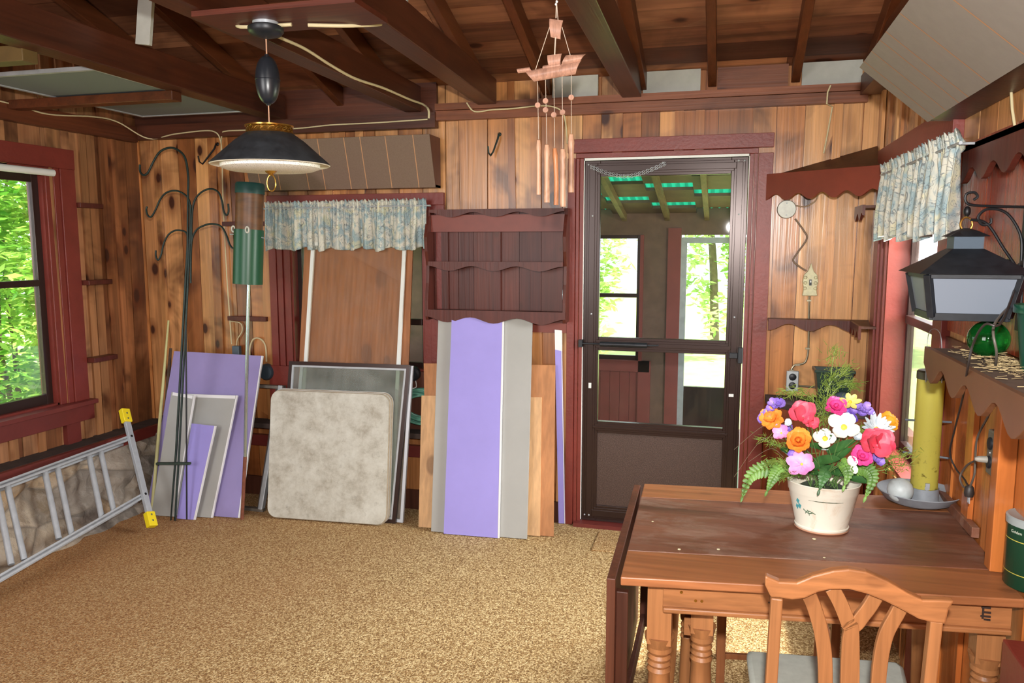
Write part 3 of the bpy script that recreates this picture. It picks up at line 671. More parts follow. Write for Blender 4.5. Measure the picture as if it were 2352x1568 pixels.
# plate rack cabinet with wavy trim
X0, X1, ZB, ZT_ = -1.665, -.845, 1.185, 1.80; dep = .13
cab = thing('plate_rack', 'dark red wooden wall shelf with scalloped trims next to the door', 'shelf', (-1.25, D, ZB))
m = MB(); n_ = 6; x = X0+.02; r = random.Random(2)
while x < X1-.02:
    x2 = min(X1-.02, x+r.uniform(.09, .15)); m.box(x+.001, x2-.001, D-.024-r.uniform(0, .003), D-.006, ZB-.02, ZT_-.01); x = x2
for xx in (X0+.09, -1.26): m.box(xx-.02, xx+.02, D-.045, D-.024, ZB-.02, ZT_-.01)
m.build('back_board', cabw, cab)
for x in (X0, X1-.018):
    pts = [(0, -.01), (dep-.01, -.01), (dep, .03), (dep, .10), (dep-.02, .20), (dep-.03, .30), (dep-.005, .38), (dep+.005, .46), (dep-.02, .53), (dep-.045, .58), (dep-.05, ZT_-ZB), (0, ZT_-ZB)]
    m = MB(); m.prism(pts, (x+.018, D-.006, ZB), (0, -1, 0), (0, 0, 1), .018); m.build('side_panel', cabw, cab, bevel=.002)
for z in (ZB+.045, 1.505):
    m = MB(); m.box(X0+.018, X1-.018, D-dep+.02, D-.02, z-.012, z); m.build('shelf_board', plain('dusty_shelf_top', C(84,52,44), .6, var=.2, vs=30) if z < 1.4 else cabw, cab)
m = MB(); m.prism(scallop(X0+.018, X1-.018, 1.508, 1.470, .014, 3, .5), (0, D-dep+.014, 0), (1, 0, 0), (0, 0, 1), .014); m.build('scalloped_trim', cabw, cab)
m = MB(); m.prism(scallop(X0, X1, ZB+.05, ZB-.005, .016, 3, .5), (0, D-dep+.004, 0), (1, 0, 0), (0, 0, 1), .014); m.build('scalloped_trim', cabw, cab)
m = MB(); m.box(X0+.018, X1-.018, D-.07, D-.05, ZT_-.125, ZT_-.03); m.build('plate_rail', canopyred, cab)
m = MB(); m.prism(scallop(X0+.018, X1-.018, ZT_, ZT_-.03, .014, 3, .5), (0, D-.088, 0), (1, 0, 0), (0, 0, 1), .012); m.build('scalloped_trim', cabw, cab)
m = MB(); m.box(-1.08, -.855, D-.028, D-.006, ZB-.075, ZB-.02); m.build('lower_back_board', canopyred, cab)
c = onY(D-.06, 1291, 678); m = MB(); m.lathe([(.034, 0), (.036, .004), (.02, .006)], (X1-.02, D-.09, c.z), 20, axis=(-1, 0, 0), sx=1, sy=.45); tag(m.build('small_saucer', plain('pale_china', C(170,190,200), .2), smooth=True), 'small pale round dish leaning inside the right end of the dark red wall shelf', 'dish')
# ------------------------------------------------------------------ corner canopy, shelves and counter
A = onY(D-.03, 1762, 405); c0 = V((XR, D, 2.10)); B_ = V((XR-.03, 3.98, A.z))
can = thing('corner_canopy', 'triangular corner canopy with red scalloped front, between door and right window', 'canopy', (.5, D, A.z-.12))
m = MB(); q = [V((A.x, D, A.z)), V((XR, 3.95, A.z)), V((XR, D, A.z+.14))]
m.add([q[0], q[1], q[2], q[0]-V((0,0,.015)), q[1]-V((0,0,.015)), q[2]-V((0,0,.015))], [(0,1,2), (5,4,3), (0,3,4,1), (1,4,5,2), (2,5,3,0)]); m.build('canopy_top', darkw, can)
dv = (q[1]-q[0]); Ld = dv.length; dv.normalize(); m = MB()
m.prism(scallop(-.0, Ld-.01, 0, -.12, .016, 5, .0), q[0]+V((0, -.012, .012)), dv, (0, 0, 1), .016); m.build('scalloped_front', canopyred, can, bevel=.001)
def lshelf(nm, lab, z, d, x0, y0, amp, n1, n2, mat, drop):
    o = thing(nm, lab, 'shelf', (.5, D, z)); m = MB(); m.box(x0, XR-.004, D-d, D-.016, z-.012, z); m.box(XR-d, XR-.016, y0, D-d, z-.012, z); m.build('shelf_board', darkw, o)
    m = MB(); m.prism(scallop(x0, XR-d, z, z-drop, amp, n1, .0), (0, D-d, 0), (1, 0, 0), (0, 0, 1), .012)
    m.prism(scallop(y0, D-d, z, z-drop-.005, amp, n2, .0), (XR-d-.012, 0, 0), (0, 1, 0), (0, 0, 1), .012); m.build('scalloped_lip', mat, o)
lshelf('corner_shelf', 'narrow L-shaped corner shelf with scalloped lip, below the switch plate', 1.222, .085, .213, 3.96, .018, 2, 3, cabw, .04)
o = thing('corner_shelf', 'short scalloped bracket shelf between the corner and the right curtain', 'shelf', (XR-.04, 4.2, 1.75)); m = MB(); m.box(XR-.08, XR-.016, 4.06, 4.31, 1.775, 1.787); m.build('shelf_board', darkw, o)
m = MB(); m.prism(scallop(4.06, 4.31, 1.79, 1.735, .018, 2, .3), (XR-.092, 0, 0), (0, 1, 0), (0, 0, 1), .012); m.build('scalloped_lip', cabw, o)
cnt = thing('corner_counter', 'dark rounded corner counter behind the flowers, holding the green planter', 'counter', (.45, D-.2, 0))
pts = [(.212, D-.005), (XR-.034, D-.005), (XR-.034, 3.92)]+[(XR-.034-.44*math.sin(a*math.pi/20), 3.92+.20*(1-math.cos(a*math.pi/20))) for a in range(1, 10)]+[(.212, D-.18)]
pts = [(.214, D-.02), (XR-.036, D-.02), (XR-.036, 3.94), (.56, 3.93), (.44, 3.97), (.33, 4.04), (.25, 4.12), (.214, 4.20)]
m = MB(); m.prism(pts, (0, 0, .785), (1, 0, 0), (0, 1, 0), .03); m.build('counter_top', dirt, cnt, bevel=.003)
pts2 = [(x+(.02 if y < D-.03 and x < .6 else 0), y+.03 if y < D-.03 else y) for x, y in pts]
m = MB(); m.prism(pts2, (0, 0, .005), (1, 0, 0), (0, 1, 0), .78); m.build('cabinet_body', wood('counter_front_boards', [C(150,78,42), C(128,62,36)], 'z', .4, .3), cnt)
# planter on the counter
a = onY(4.15, 1872, 905); b = onY(4.15, 1952, 905); t_ = onY(4.15, 1910, 846)
def rectpot(mb, c, w0, w1, d0, d1, h, th=.004):
    P = []
    for (w_, d_, z) in ((w0, d0, 0), (w1, d1, h), (w1+.012, d1+.012, h), (w1+.012, d1+.012, h-.012)): pass
    def ring(w_, d_, z): return [V(c)+V((sx*w_/2, sy*d_/2, z)) for sx, sy in ((-1,-1),(1,-1),(1,1),(-1,1))]
    R_ = [ring(w0, d0, 0), ring(w1, d1, h-.014), ring(w1+.014, d1+.014, h-.014), ring(w1+.014, d1+.014, h), ring(w1-.006, d1-.006, h), ring(w0-.006, d0-.006, .006)]
    vs = [p for q in R_ for p in q]; fs = [(3, 2, 1, 0)]
    for i in range(5):
        for j in range(4): fs.append((i*4+j, i*4+(j+1)%4, i*4+4+(j+1)%4, i*4+4+j))
    fs.append((20, 21, 22, 23)); mb.add(vs, fs)
pl = thing('green_planter', 'empty dark green planter on the corner counter behind the flowers', 'planter', (.50, 4.15, .815)); m = MB()
rectpot(m, (a.x*.5+b.x*.5, 4.15, .816), .13, .175, .10, .12, t_.z-.816); m.build('planter_body', plain('dark_green_plastic', C(22,48,40), .35), pl, bevel=.002)
c = onY(4.0, 1968, 947); m = MB(); m.ball((.56, 4.02, .86), .045, 12, .8); tag(m.build('dark_bowl', plain('slate_blue_ceramic', C(70,84,98), .5, var=.2, vs=20), smooth=True), 'dark slate rounded bowl on the counter right of the planter, half hidden by flowers', 'bowl')
# electrical fittings
c = onY(D, 1806, 481); jb = thing('junction_box', 'round grey metal junction box under the corner canopy', 'junction box', c); m = MB()
m.lathe([(.047, 0), (.047, .03), (.044, .034)], (c.x, D-.0, c.z), 28, axis=(0, -1, 0)); m.build('box_cover', plain('galvanised_steel', C(158,156,148), .45, .5, var=.15, vs=30), jb, smooth=True)
for dx, dz in ((-.0, .03), (0, -.03)):
    m = MB(); m.lathe([(.004, 0), (.002, .004)], (c.x+dx, D-.033, c.z+dz), 8, axis=(0, -1, 0)); m.build('screw', alu, jb)
m = MB(); w3 = lambda pts, d=.012: [onY(D-d, x, y) for x, y in pts]
tag(m.tube(spline(w3([(1828, 472), (1850, 474), (1872, 462), (1879, 447)])), .0032).build('cable', plain('tan_cable_sheath', C(150,122,92), .6), smooth=True), 'short tan cable looping from the junction box up behind the canopy', 'cable')
m = MB(); tag(m.tube(spline(w3([(1826, 502), (1845, 528), (1853, 548), (1832, 580), (1822, 598), (1836, 612), (1852, 622)])), .0045).build('cable', plain('grey_brown_cable', C(120,98,80), .6), smooth=True), 'wavy brown-grey cable between junction box and switch plate', 'cable')
a = onY(D, 1843, 678); b = onY(D, 1877, 622); cx_, cz0, cz1 = (a.x+b.x)/2, a.z, b.z
sp_ = thing('switch_plate', 'ornate cream light switch plate right of the door', 'light switch', (cx_, D, cz0)); hw = (b.x-a.x)/2
hh = cz1-cz0; pts = [(-hw*1.1, 0), (hw*1.1, 0), (hw*.9, hh*.3), (hw*1.15, hh*.55), (hw*.95, hh*.85), (hw*.45, hh*.98), (hw*.2, hh*1.15), (0, hh*1.32), (-hw*.2, hh*1.15), (-hw*.45, hh*.98), (-hw*.95, hh*.85), (-hw*1.15, hh*.55), (-hw*.9, hh*.3)]
m = MB(); m.prism(pts, (cx_, D-.002, cz0), (1, 0, 0), (0, 0, 1), .03)
for sx in (-1, 1):
    for k in range(3): m.ball((cx_+sx*hw*.75, D-.032, cz0+hh*(.3+.22*k)), hw*.28, 8)
m.build('cover_plate', plain('aged_cream_plaster', C(206,200,164), .5, var=.15, vs=60), sp_, smooth=True, bevel=.003)
m = MB(); m.box(cx_-.006, cx_+.006, D-.036, D-.031, cz0+hh*.42, cz0+hh*.66); m.build('switch_slot', blackm, sp_); m = MB(); m.box(cx_-.003, cx_+.003, D-.045, D-.035, cz0+hh*.54, cz0+hh*.62); m.build('toggle', white, sp_)
pip = thing('conduit', 'thin steel conduit bending from the switch plate down to the outlet', 'conduit', (cx_, D, 1.0)); gal = plain('conduit_steel', C(150,142,120), .35, .8)
m = MB(); m.tube(spline(w3([(1859, 680), (1858, 720), (1857, 790), (1854, 820), (1846, 834), (1826, 838), (1818, 848), (1818, 856)], .012), 6), .0055, 8); m.build('pipe', gal, pip, smooth=True)
for x, y in ((1858, 690), (1855, 800), (1832, 838), (1818, 850)):
    m = MB(); p = onY(D-.012, x, y); m.box(p.x-.011, p.x+.011, D-.02, D-.0045, p.z-.004, p.z+.004); m.build('clamp', gal, pip)
m = MB(); m.tube(w3([(1832, 886), (1850, 887), (1880, 890)], .012), .006, 8); m.build('fitting', gal, pip)
def outlet(nm, lab, P, u, z, w_, h_, holes=True, mt=None):
    o = thing(nm, lab, 'outlet', P(u, 0, z-h_/2)); m = MB(); boxP(m, P, u-w_/2, u+w_/2, 0.0145, .036, z-h_/2, z+h_/2); m.build('outlet_box', mt or plain('outlet_steel', C(176,182,184), .4, .6), o, bevel=.004)
    for s in (-1, 1):
        m = MB(); m.lathe([(w_*.30, 0), (w_*.30, .003), (w_*.26, .005)], P(u, .036, z+s*h_*.21), 20, axis=P(0, 1, 0)-P(0, 0, 0)); m.build('socket', blackm, o, smooth=True)
    m = MB(); m.lathe([(.003, 0), (.002, .002)], P(u, .0355, z), 8, axis=P(0, 1, 0)-P(0, 0, 0)); m.build('screw', alu, o)
c = onY(D-.03, 1820, 875); outlet('wall_outlet', 'silver double outlet right of the door under the corner shelf', PB, c.x, c.z, .062, .108)
# left of the back window: small box, round dark plug box, cable
c = onY(D-.02, 547, 806); m = MB(); m.box(c.x-.028, c.x+.022, D-.045, D-.015, c.z-.05, c.z+.035); tag(m.build('junction_box', plain('blue_grey_steel', C(92,104,112), .5, .4), bevel=.003), 'small blue-grey box on the wall behind the lilac board', 'junction box')
c = onY(D-.03, 612, 854); ob = thing('round_outlet', 'round dark slate outlet box beside the lilac board', 'outlet', c); m = MB(); m.lathe([(.052, 0), (.052, .035), (.044, .048), (.02, .05)], (c.x, D, c.z), 24, axis=(0, -1, 0)); m.build('outlet_box', plain('slate_plastic', C(52,64,74), .45), ob, smooth=True)
m = MB(); tag(m.tube(spline(w3([(574, 830), (574, 800), (582, 779), (598, 778), (610, 795), (612, 830)], .018)), .0055).build('cable', cablem, smooth=True), 'cream cable arching over into the round dark outlet', 'cable')
m = MB(); tag(m.tube(spline(w3([(530, 738), (552, 742), (556, 760), (545, 780), (543, 798)], .012)), .0035).build('cable', cablem, smooth=True), 'thin cream cable dropping into the small blue-grey box', 'cable')
c = onY(D-.02, 952, 857); ob = thing('round_outlet', 'round black outlet under the back window, above the coiled hose', 'outlet', c); m = MB(); m.lathe([(.042, 0), (.042, .03), (.03, .04)], (c.x, D-.02, c.z), 24, axis=(0, -1, 0)); m.build('outlet_box', blackm, ob, smooth=True)
m = MB(); m.tube(spline([onY(D-.03, 955, 875), onY(D-.06, 956, 888), onY(D-.06, 948, 892)]), .003); m.build('plug_lead', white, ob)
# cables along the beams and plates
m = MB(); zz = D-.066
def cb(pts, k=6): return spline(pts, k)
tag(m.tube(cb([V((XL+.066, 2.2, 2.36)), onX(XL+.066, 0, 232), onX(XL+.066, 110, 262), onX(XL+.066, 215, 268), onX(XL+.068, 270, 280), onY(zz, 340, 318), onY(zz, 400, 308), onY(zz, 470, 300), onY(zz, 497, 305), onY(D-.05, 507, 325), onY(D-.018, 510, 360), onY(D-.018, 512, 450), onY(D-.018, 517, 560), onY(D-.018, 522, 650), onY(D-.018, 532, 790)]), .0042).build('cable', cablem, smooth=True), 'cream cable running along the left plate and down the back corner boards', 'cable')
m = MB(); tag(m.tube(cb([onY(D-.018, 508, 345), onY(D-.05, 510, 308), onY(zz, 520, 301), onY(zz, 560, 299), onY(zz, 680, 295), onY(zz, 760, 287), onY(zz, 860, 282), onY(zz, 982, 274)]), .0042).build('cable', cablem, smooth=True), 'cream cable stapled along the back plate behind the pendant lamp', 'cable')
# cable along the side of the beam next to the lamp: points on that beam's right face
def onbeam(x, y):
    p0 = V((-1.705+.006, D, 0)); n = V((1, (-.05*.8/2)*-1*-1, 0)); n = V((1, .02, 0)); return onP(p0, n, x, y)
m = MB(); tag(m.tube(cb([V((-1.42, 2.42, 2.326)), V((-1.60, 2.40, 2.326)), onbeam(560, 48), onbeam(640, 85), onbeam(700, 112), onbeam(760, 150), onbeam(815, 180), onbeam(880, 202), onbeam(940, 228), onbeam(972, 240), onY(D-.062, 984, 252), onY(D-.064, 985, 272)]), .0062).build('cable', cablem, smooth=True), 'thick cream cable stapled to the side of the beam beside the lamp', 'cable')
m = MB(); tag(m.tube(cb([V((-1.37, 2.44, 2.326)), V((-1.26, 2.48, 2.326)), V((-1.20, 2.56, 2.345)), V((-1.19, 2.62, 2.362))]), .0062).build('cable', cablem, smooth=True), 'short thick cream cable leaving the lamp canopy to the right', 'cable')
m = MB(); tag(m.tube(cb([onY(D-.064, 1072, 236), onY(D-.064, 1090, 256), onY(D-.066, 1130, 252), onY(D-.066, 1180, 249), onY(D-.066, 1235, 243), onY(D-.066, 1270, 245), onY(D-.05, 1292, 258), onY(D-.016, 1300, 290), onY(D-.016, 1303, 330)]), .0042).build('cable', cablem, smooth=True), 'cream cable along the plate behind the bamboo wind chime', 'cable')
m = MB(); tag(m.tube([onY(D-.064, 1908, 196), onY(D-.064, 1901, 212), onY(D-.064, 1899, 238), onY(D-.018, 1912, 245), onY(D-.02, 1902, 300), onY(D-.02, 1892, 352)], .0042).build('cable', cablem, smooth=True), 'straight cream cable dropping from the plate to the corner canopy', 'cable')
# boards in the roof
m = MB(); a = onP(V((0, 3.0, 0)), V((0, 1, 0)), 338, 60)
def hanger(px0, py0, px1, py1, y, w_, lab):
    a = onY(y, px0, py0); b = onY(y, px1, py1); m = MB(); m.bar(b, V((a.x+(a.x-b.x)*.3, a.y, roofz(y)-.005)), w_, .018, (0, 1, 0)); tag(m.build('hanger_board', offw, bevel=.001), lab, 'board')
hanger(352, 0, 330, 103, 2.9, .07, 'pale whitewashed hanger board behind the leftmost tie beam')
hanger(925, 0, 922, 25, 3.4, .055, 'pale hanger board end showing at the top between the beams')
# cross joists on the left and the pale panel stored on them
m = MB(); m.box(XL+.062, -2.62, 3.34, 3.41, 2.30, 2.345); tag(m.build('cross_joist', rafterw, bevel=.003), 'brown cross joist under the stored grey panel', 'joist')
m = MB(); m.box(XL+.062, -2.62, 2.50, 2.57, 2.30, 2.36); tag(m.build('cross_joist', plain('yellowed_timber', C(96,74,34), .6, var=.2), bevel=.003), 'yellowish cross joist at the left edge of the photo', 'joist')
sp2 = thing('stored_panel', 'large grey framed panel stored flat on the joists at upper left', 'panel', (-2.95, 3.3, 2.35)); m = MB()
m.box(-3.33, -2.66, 2.90, 3.98, 2.351, 2.358); m.build('panel_sheet', plain('grey_screen_mesh', C(112,118,122), .8), sp2)
m = MB()
for a_ in ((-3.35, -3.33, 2.88, 4.0), (-2.66, -2.64, 2.88, 4.0), (-3.33, -2.66, 2.88, 2.90), (-3.33, -2.66, 3.98, 4.0)): m.box(*a_, 2.346, 2.364)
m.build('panel_frame', alumat, sp2)
# lamp mounting board between two beams
m = MB(); m.box(-1.84+.03, -1.18, 2.22, 2.62, 2.352-.0, 2.352+.018); 
# ------------------------------------------------------------------ pendant lamp
LY = 2.4; lc = onY(LY, 609, 30); lx, lz = lc.x, 2.35
m = MB(); m.box(-1.70, -1.12, LY-.12, LY+.12, 2.334, 2.351); tag(m.build('mounting_board', wood('lamp_board', [C(96,44,28)], 'x', .45, .3)), 'dark red board carrying the pendant lamp between two beams', 'board')
lamp = thing('pendant_lamp', 'black pull-down pendant lamp with brass gallery hanging over the carpet', 'lamp', (lx, LY, 2.35))
m = MB(); m.lathe([(.042, 2.334), (.042, 2.312)], (lx, LY, 0), 24); m.build('mounting_ring', alu, lamp, smooth=True)
m = MB(); m.lathe([(.050, 2.322), (.058, 2.316), (.058, 2.304), (.050, 2.294), (.018, 2.284), (.004, 2.280)], (lx, LY, 0), 36); m.build('ceiling_canopy', blackm, lamp, smooth=True)
def zz_(py, px=612): return onY(LY, px, py).z
def lxx(py): return onY(LY, 611, py).x
m = MB(); m.tube([(lx, LY, 2.285), (lx, LY, zz_(290))], .0022, 6); m.build('cord', plain('tan_lamp_cord', C(196,150,120), .6), lamp)
zt, zb = zz_(128), zz_(240); zc = (zt+zb)/2; m = MB(); pr = [(.006, zb-.004)]
for i in range(1, 20):
    a = math.pi*i/20; r_ = .040*math.sin(a)**.85; pr.append((r_, zc-(zt-zb)/2*math.cos(a)))
pr.append((.006, zt+.004)); m.lathe(pr, (lx, LY, 0), 32); m.lathe([(.0405, zc-.001), (.0415, zc), (.0405, zc+.001)], (lx, LY, 0), 32, caps=False); m.build('counterweight', plain('black_satin_metal', C(30,34,40), .32), lamp, smooth=True)
z_t, z_g, z_r = zz_(292), zz_(306), zz_(378); RR = (onY(LY, 736, 378).x-onY(LY, 497, 378).x)/2*.985
m = MB(); pr = [(.074, z_g), (.080, z_g-.003), (.115, z_g-.028), (RR, z_r+.002), (RR+.002, z_r-.002)]; m.lathe(pr, (lx, LY, 0), 64, caps=False)
sh = m.build('shade', plain('dusty_black_shade', C(46,50,54), .5, .1, var=.45, vs=26), lamp, smooth=True)
m = MB(); m.lathe([(RR+.0015, z_r-.001), (RR-.003, z_r-.004), (.114, z_g-.034), (.074, z_g-.008)], (lx, LY, 0), 64, caps=False); m.build('shade_liner', plain('cream_enamel', C(232,228,212), .4), lamp, smooth=True)
m = MB(); m.lathe([(RR*.83, z_r+.004), (RR*.83, z_r-.012), (RR*.72, z_r-.020), (.01, z_r-.022)], (lx, LY, 0), 64); dfm = NT('perforated_white_diffuser'); vd = dfm.n('TexVoronoi', {'Vector': dfm.co(), 'Scale': 230.0}).outputs['Distance']
dfm.set(Base_Color=dfm.mix(dfm.fr(vd, .2, .35, 1, 0), C(236,234,226), C(150,146,138)), Roughness=.5); m.build('diffuser', dfm.m, lamp, smooth=True)
m = MB(); m.lathe([(.070, z_g-.004), (.078, z_g-.002), (.074, z_g+.004), (.073, z_t-.004), (.080, z_t), (.080, z_t+.004), (.066, z_t+.002)], (lx, LY, 0), 48); gl_ = m.build('brass_gallery', brass, lamp, smooth=True)
m = MB()
for i in range(20):
    a = 2*math.pi*i/20; c = V((lx+.075*math.cos(a), LY+.075*math.sin(a), (z_t+z_g)/2)); tt = V((-math.sin(a), math.cos(a), 0)); m.tube([c+tt*.010*math.cos(b)+V((0, 0, .006*math.sin(b+.8))) for b in [k*math.pi/5 for k in range(11)]], .0014, 5)
m.build('scroll_ornament', plain('dark_brass', C(120,84,30), .4, .8), gl_, smooth=True)
m = MB(); m.lathe([(.022, z_r-.020), (.016, z_r-.028), (.004, z_r-.036)], (lx, LY, 0), 20); zr_ = z_r-.062
m.tube([(lx+.016*math.sin(a), LY, zr_+.027*math.cos(a)) for a in [k*math.pi/14 for k in range(29)]], .0022, 8, caps=False); m.build('pull_ring', brass, lamp, smooth=True)
# ------------------------------------------------------------------ bamboo wind chime
CY_ = 2.5; bam = wood('pink_brown_bamboo', [C(196,152,132), C(186,140,118), C(204,158,128)], 'z', .4, 0, cont=.15, gscale=3); bamo = wood('orange_bamboo', [C(206,136,92)], 'z', .4, 0, cont=.12, gscale=3)
cp = lambda x, y, dy=0: onY(CY_+dy, x, y)
wc = thing('wind_chime', 'bamboo wind chime shaped like a junk boat, hanging before the back wall', 'wind chime', cp(1278, 5))
strm = plain('pale_string', C(206,190,170), .7)
m = MB(); m.tube([V((cp(1278,0).x, CY_, 2.378)), cp(1278, 12), cp(1277, 42)], .0018, 6); m.tube([cp(1279, 12), cp(1282, 50)], .0012, 5); m.build('hanging_string', strm, wc)
m = MB(); m.ball(cp(1279, 4), .004, 8); m.ball(cp(1277, 10), .004, 8); m.build('knot', white, wc, smooth=True)
def curved(pts, bulge, name, mt):
    """half-round bamboo piece: a grid over a px outline given as rows (left, right)"""
    m = MB(); n = len(pts); k = 10; vs = []
    for i, ((xa, ya), (xb, yb)) in enumerate(pts):
        t_ = i/(n-1)
        for j in range(k+1):
            p = cp(xa+(xb-xa)*j/k, ya+(yb-ya)*j/k); vs.append(p+V((0, -bulge*math.sin(math.pi*t_), 0)))
    vs2 = [p+V((0, .004, 0)) for p in vs]; N = n*(k+1); fs = []
    for i in range(n-1):
        for j in range(k): a = i*(k+1)+j; fs += [(a, a+1, a+k+2, a+k+1), (N+a, N+a+k+1, N+a+k+2, N+a+1)]
    rim = [j for j in range(k+1)]+[(i+1)*(k+1)+k for i in range(n-1)]+[(n-1)*(k+1)+k-1-j for j in range(k)]+[(n-2-i)*(k+1) for i in range(n-2)]
    for a, b in zip(rim, rim[1:]+rim[:1]): fs.append((a, N+a, N+b, b))
    m.add(vs+vs2, fs); return m.build(name, mt, wc, smooth=True, ang=50)
def rows(A, B, n=7): return [((A[0][0]+(B[0][0]-A[0][0])*t/n, A[0][1]+(B[0][1]-A[0][1])*t/n), (A[1][0]+(B[1][0]-A[1][0])*t/n, A[1][1]+(B[1][1]-A[1][1])*t/n)) for t in range(n+1)]
curved(rows(((1262, 43), (1293, 47)), ((1265, 85), (1287, 90))), .010, 'top_sail', bam)
curved(rows(((1257, 127), (1290, 123)), ((1261, 155), (1287, 150))), .008, 'cabin', bam)
curved(rows(((1206, 164), (1335, 138)), ((1226, 187), (1322, 170))), .012, 'hull', bam)
curved(rows(((1247, 151), (1288, 143)), ((1247, 160), (1288, 156))), .006, 'deck_piece', bam)
curved(rows(((1300, 127), (1345, 124)), ((1288, 153), (1332, 142))), .008, 'bow', bam)
curved(rows(((1187, 158), (1216, 154)), ((1190, 168), (1222, 164))), .006, 'stern', bam)
m = MB(); m.tube([cp(1276, 86), cp(1274, 126)], .0022, 6); m.tube([cp(1263, 60), cp(1230, 160)], .0011, 5); m.tube([cp(1291, 62), cp(1310, 128)], .0011, 5); m.build('mast_string', strm, wc)
for i, (sx_, sy, x, y0, y1, w_, bx, bys, mt) in enumerate([(1235, 187, 1237, 322, 447, 5.2, 1235, (242,), bam), (1253, 183, 1256, 333, 465, 7.2, 1253, (232, 253), bam), (1272, 180, 1274, 341, 471, 6.2, 1272, (264,), bamo), (1291, 170, 1293, 343, 475, 7.4, 1292, (258,), bam), (1312, 168, 1312, 309, 442, 7, 1312, (224,), bam)]):
    dy = .03*((i % 3)-1)+.02; px1 = x+(3 if i == 2 else 0)
    m = MB(); m.tube([cp(sx_, sy), cp(x, y0-2, dy)], .0009, 5); m.build('string', strm, wc)
    p0, p1 = cp(x, y0, dy), cp(px1, y1, dy); r_ = w_*.00133
    m = MB(); nn = 14; ptsx = [p0.lerp(p1, t_/nn)+V((.003*math.sin(t_/nn*3.1) if i == 2 else 0, 0, 0)) for t_ in range(nn+1)]
    rs = [r_*(1.0 if t_ != 2 else 1.14)*(.96 if 3 < t_ < 11 else 1.0) for t_ in range(nn+1)]; rs[0] = r_*.8
    m.tube(ptsx, rs, 14); m.build('chime_tube', mt, wc, smooth=True, ang=35)
    for q in bys:
        c = cp(bx, q, dy*.4); m = MB(); m.lathe([(.0085, -.004), (.0095, 0), (.0085, .004)], c, 14, axis=(0.2, -1, .1)); m.build('bead', bam, wc, smooth=True)
# ------------------------------------------------------------------ boards and panels leaning on the back wall
def lean(px, yt, z0=.004):
    """px: bottom-left, bottom-right, top-right, top-left; foot on the carpet, head at distance yt"""
    yts = yt if isinstance(yt, tuple) else (yt, yt)
    bl, br = onZ(z0, *px[0]), onZ(z0, *px[1]); return [bl, br, onY(yts[1], *px[2]), onY(yts[0], *px[3])]
def leanp(yl, rot_, sl, tops, bx, z0=.004):
    """leaning plane: foot at depth yl (at x=-2.6) turned by rot_ per metre, slope sl; top corners and foot columns given in the picture"""
    p0 = V((-2.6, yl, 0)); n = V((1, rot_, 0)).cross(V((0, sl, 1))).normalized(); c = [onP(p0, n, *t_) for t_ in tops]
    def foot(px):
        lo, hi = 1000., 1450.
        for _ in range(40):
            mid = (lo+hi)/2
            if onP(p0, n, px, mid).z > z0: lo = mid
            else: hi = mid
        return onP(p0, n, px, lo)
    return [foot(bx[0]), foot(bx[1]), c[0], c[1]]
def lean(px, yt, z0=.004):
    if isinstance(yt, tuple) and len(yt) == 3: return leanp(*yt, (px[2], px[3]), (px[0][0], px[1][0]), z0)
    yts = yt if isinstance(yt, tuple) else (yt, yt)
    bl, br = onZ(z0, *px[0]), onZ(z0, *px[1]); tr = onY(yts[1], *px[2]); n = (br-bl).cross(tr-br).normalized(); return [bl, br, tr, onP(bl, n, *px[3])]
def sheet(nm, lab, cat, px, yt, th, mt, group=None, edge=None, dy=0):
    q = lean(px, yt)
    if dy: q = [p+V((0, dy, 0)) for p in q]
    if edge is None:
        m = MB(); m.slab(q, th); return tag(m.build(nm, mt, bevel=.0012), lab, cat, group), q
    o = thing(nm, lab, cat, (q[0]+q[1])/2, group); m = MB(); m.slab(q, th); m.build('board_face', mt, o)
    n = (q[1]-q[0]).cross(q[3]-q[0]).normalized(); n = n if n.dot(CAM-q[0]) > 0 else -n
    m = MB(); u = (q[1]-q[0]).normalized(); k = .007
    e = [q[1]-u*k+n*.0008, q[1]+u*.001+n*.0008, q[2]+u*.001+n*.0008, q[2]-u*k+n*.0008]; m.slab(e, th+.001); m.build('cut_edge', edge, o)
    if mt is grayb: m = MB(); v_ = (q[3]-q[0]).normalized(); m.slab([q[3]-v_*.02+n*.001+u*.01, q[2]-v_*.02+n*.001-u*.012, q[2]-v_*.001+n*.001-u*.012, q[3]-v_*.001+n*.001+u*.01], .003); m.build('taped_top_edge', edge, o)
    return o, q
sheet('plasterboard_offcut', 'largest lilac board leaning at left, behind the steel feeder pole', 'board', [(336, 1178), (549, 1192), (603, 817), (400, 806)], (3.89, .08, .37), .013, lavd, 'leaning boards at left', gyps)
sheet('plasterboard_offcut', 'grey board with white edge leaning in front of the largest lilac board', 'board', [(392, 1190), (487, 1191), (545, 908), (425, 904)], (3.862, .08, .33), .012, grayb, 'leaning boards at left', gyps)
sheet('plasterboard_offcut', 'narrower grey leaning board behind the green iron garden hooks', 'board', [(347, 1186), (401, 1189), (447, 908), (394, 900)], (3.838, .08, .31), .012, grayb, 'leaning boards at left', gyps)
sheet('plasterboard_offcut', 'small violet board, the shortest of the leaning ones at left', 'board', [(406, 1190), (447, 1191), (495, 978), (440, 972)], (3.812, .08, .29), .012, lav, 'leaning boards at left', gyps)
sheet('plywood_sheet', 'tall brown plywood sheet standing in the back window, behind the glazed white frame', 'board', [(672, 1180), (925, 1196), (948, 574), (700, 548)], (4.088, .02, .118), .012, plyd)
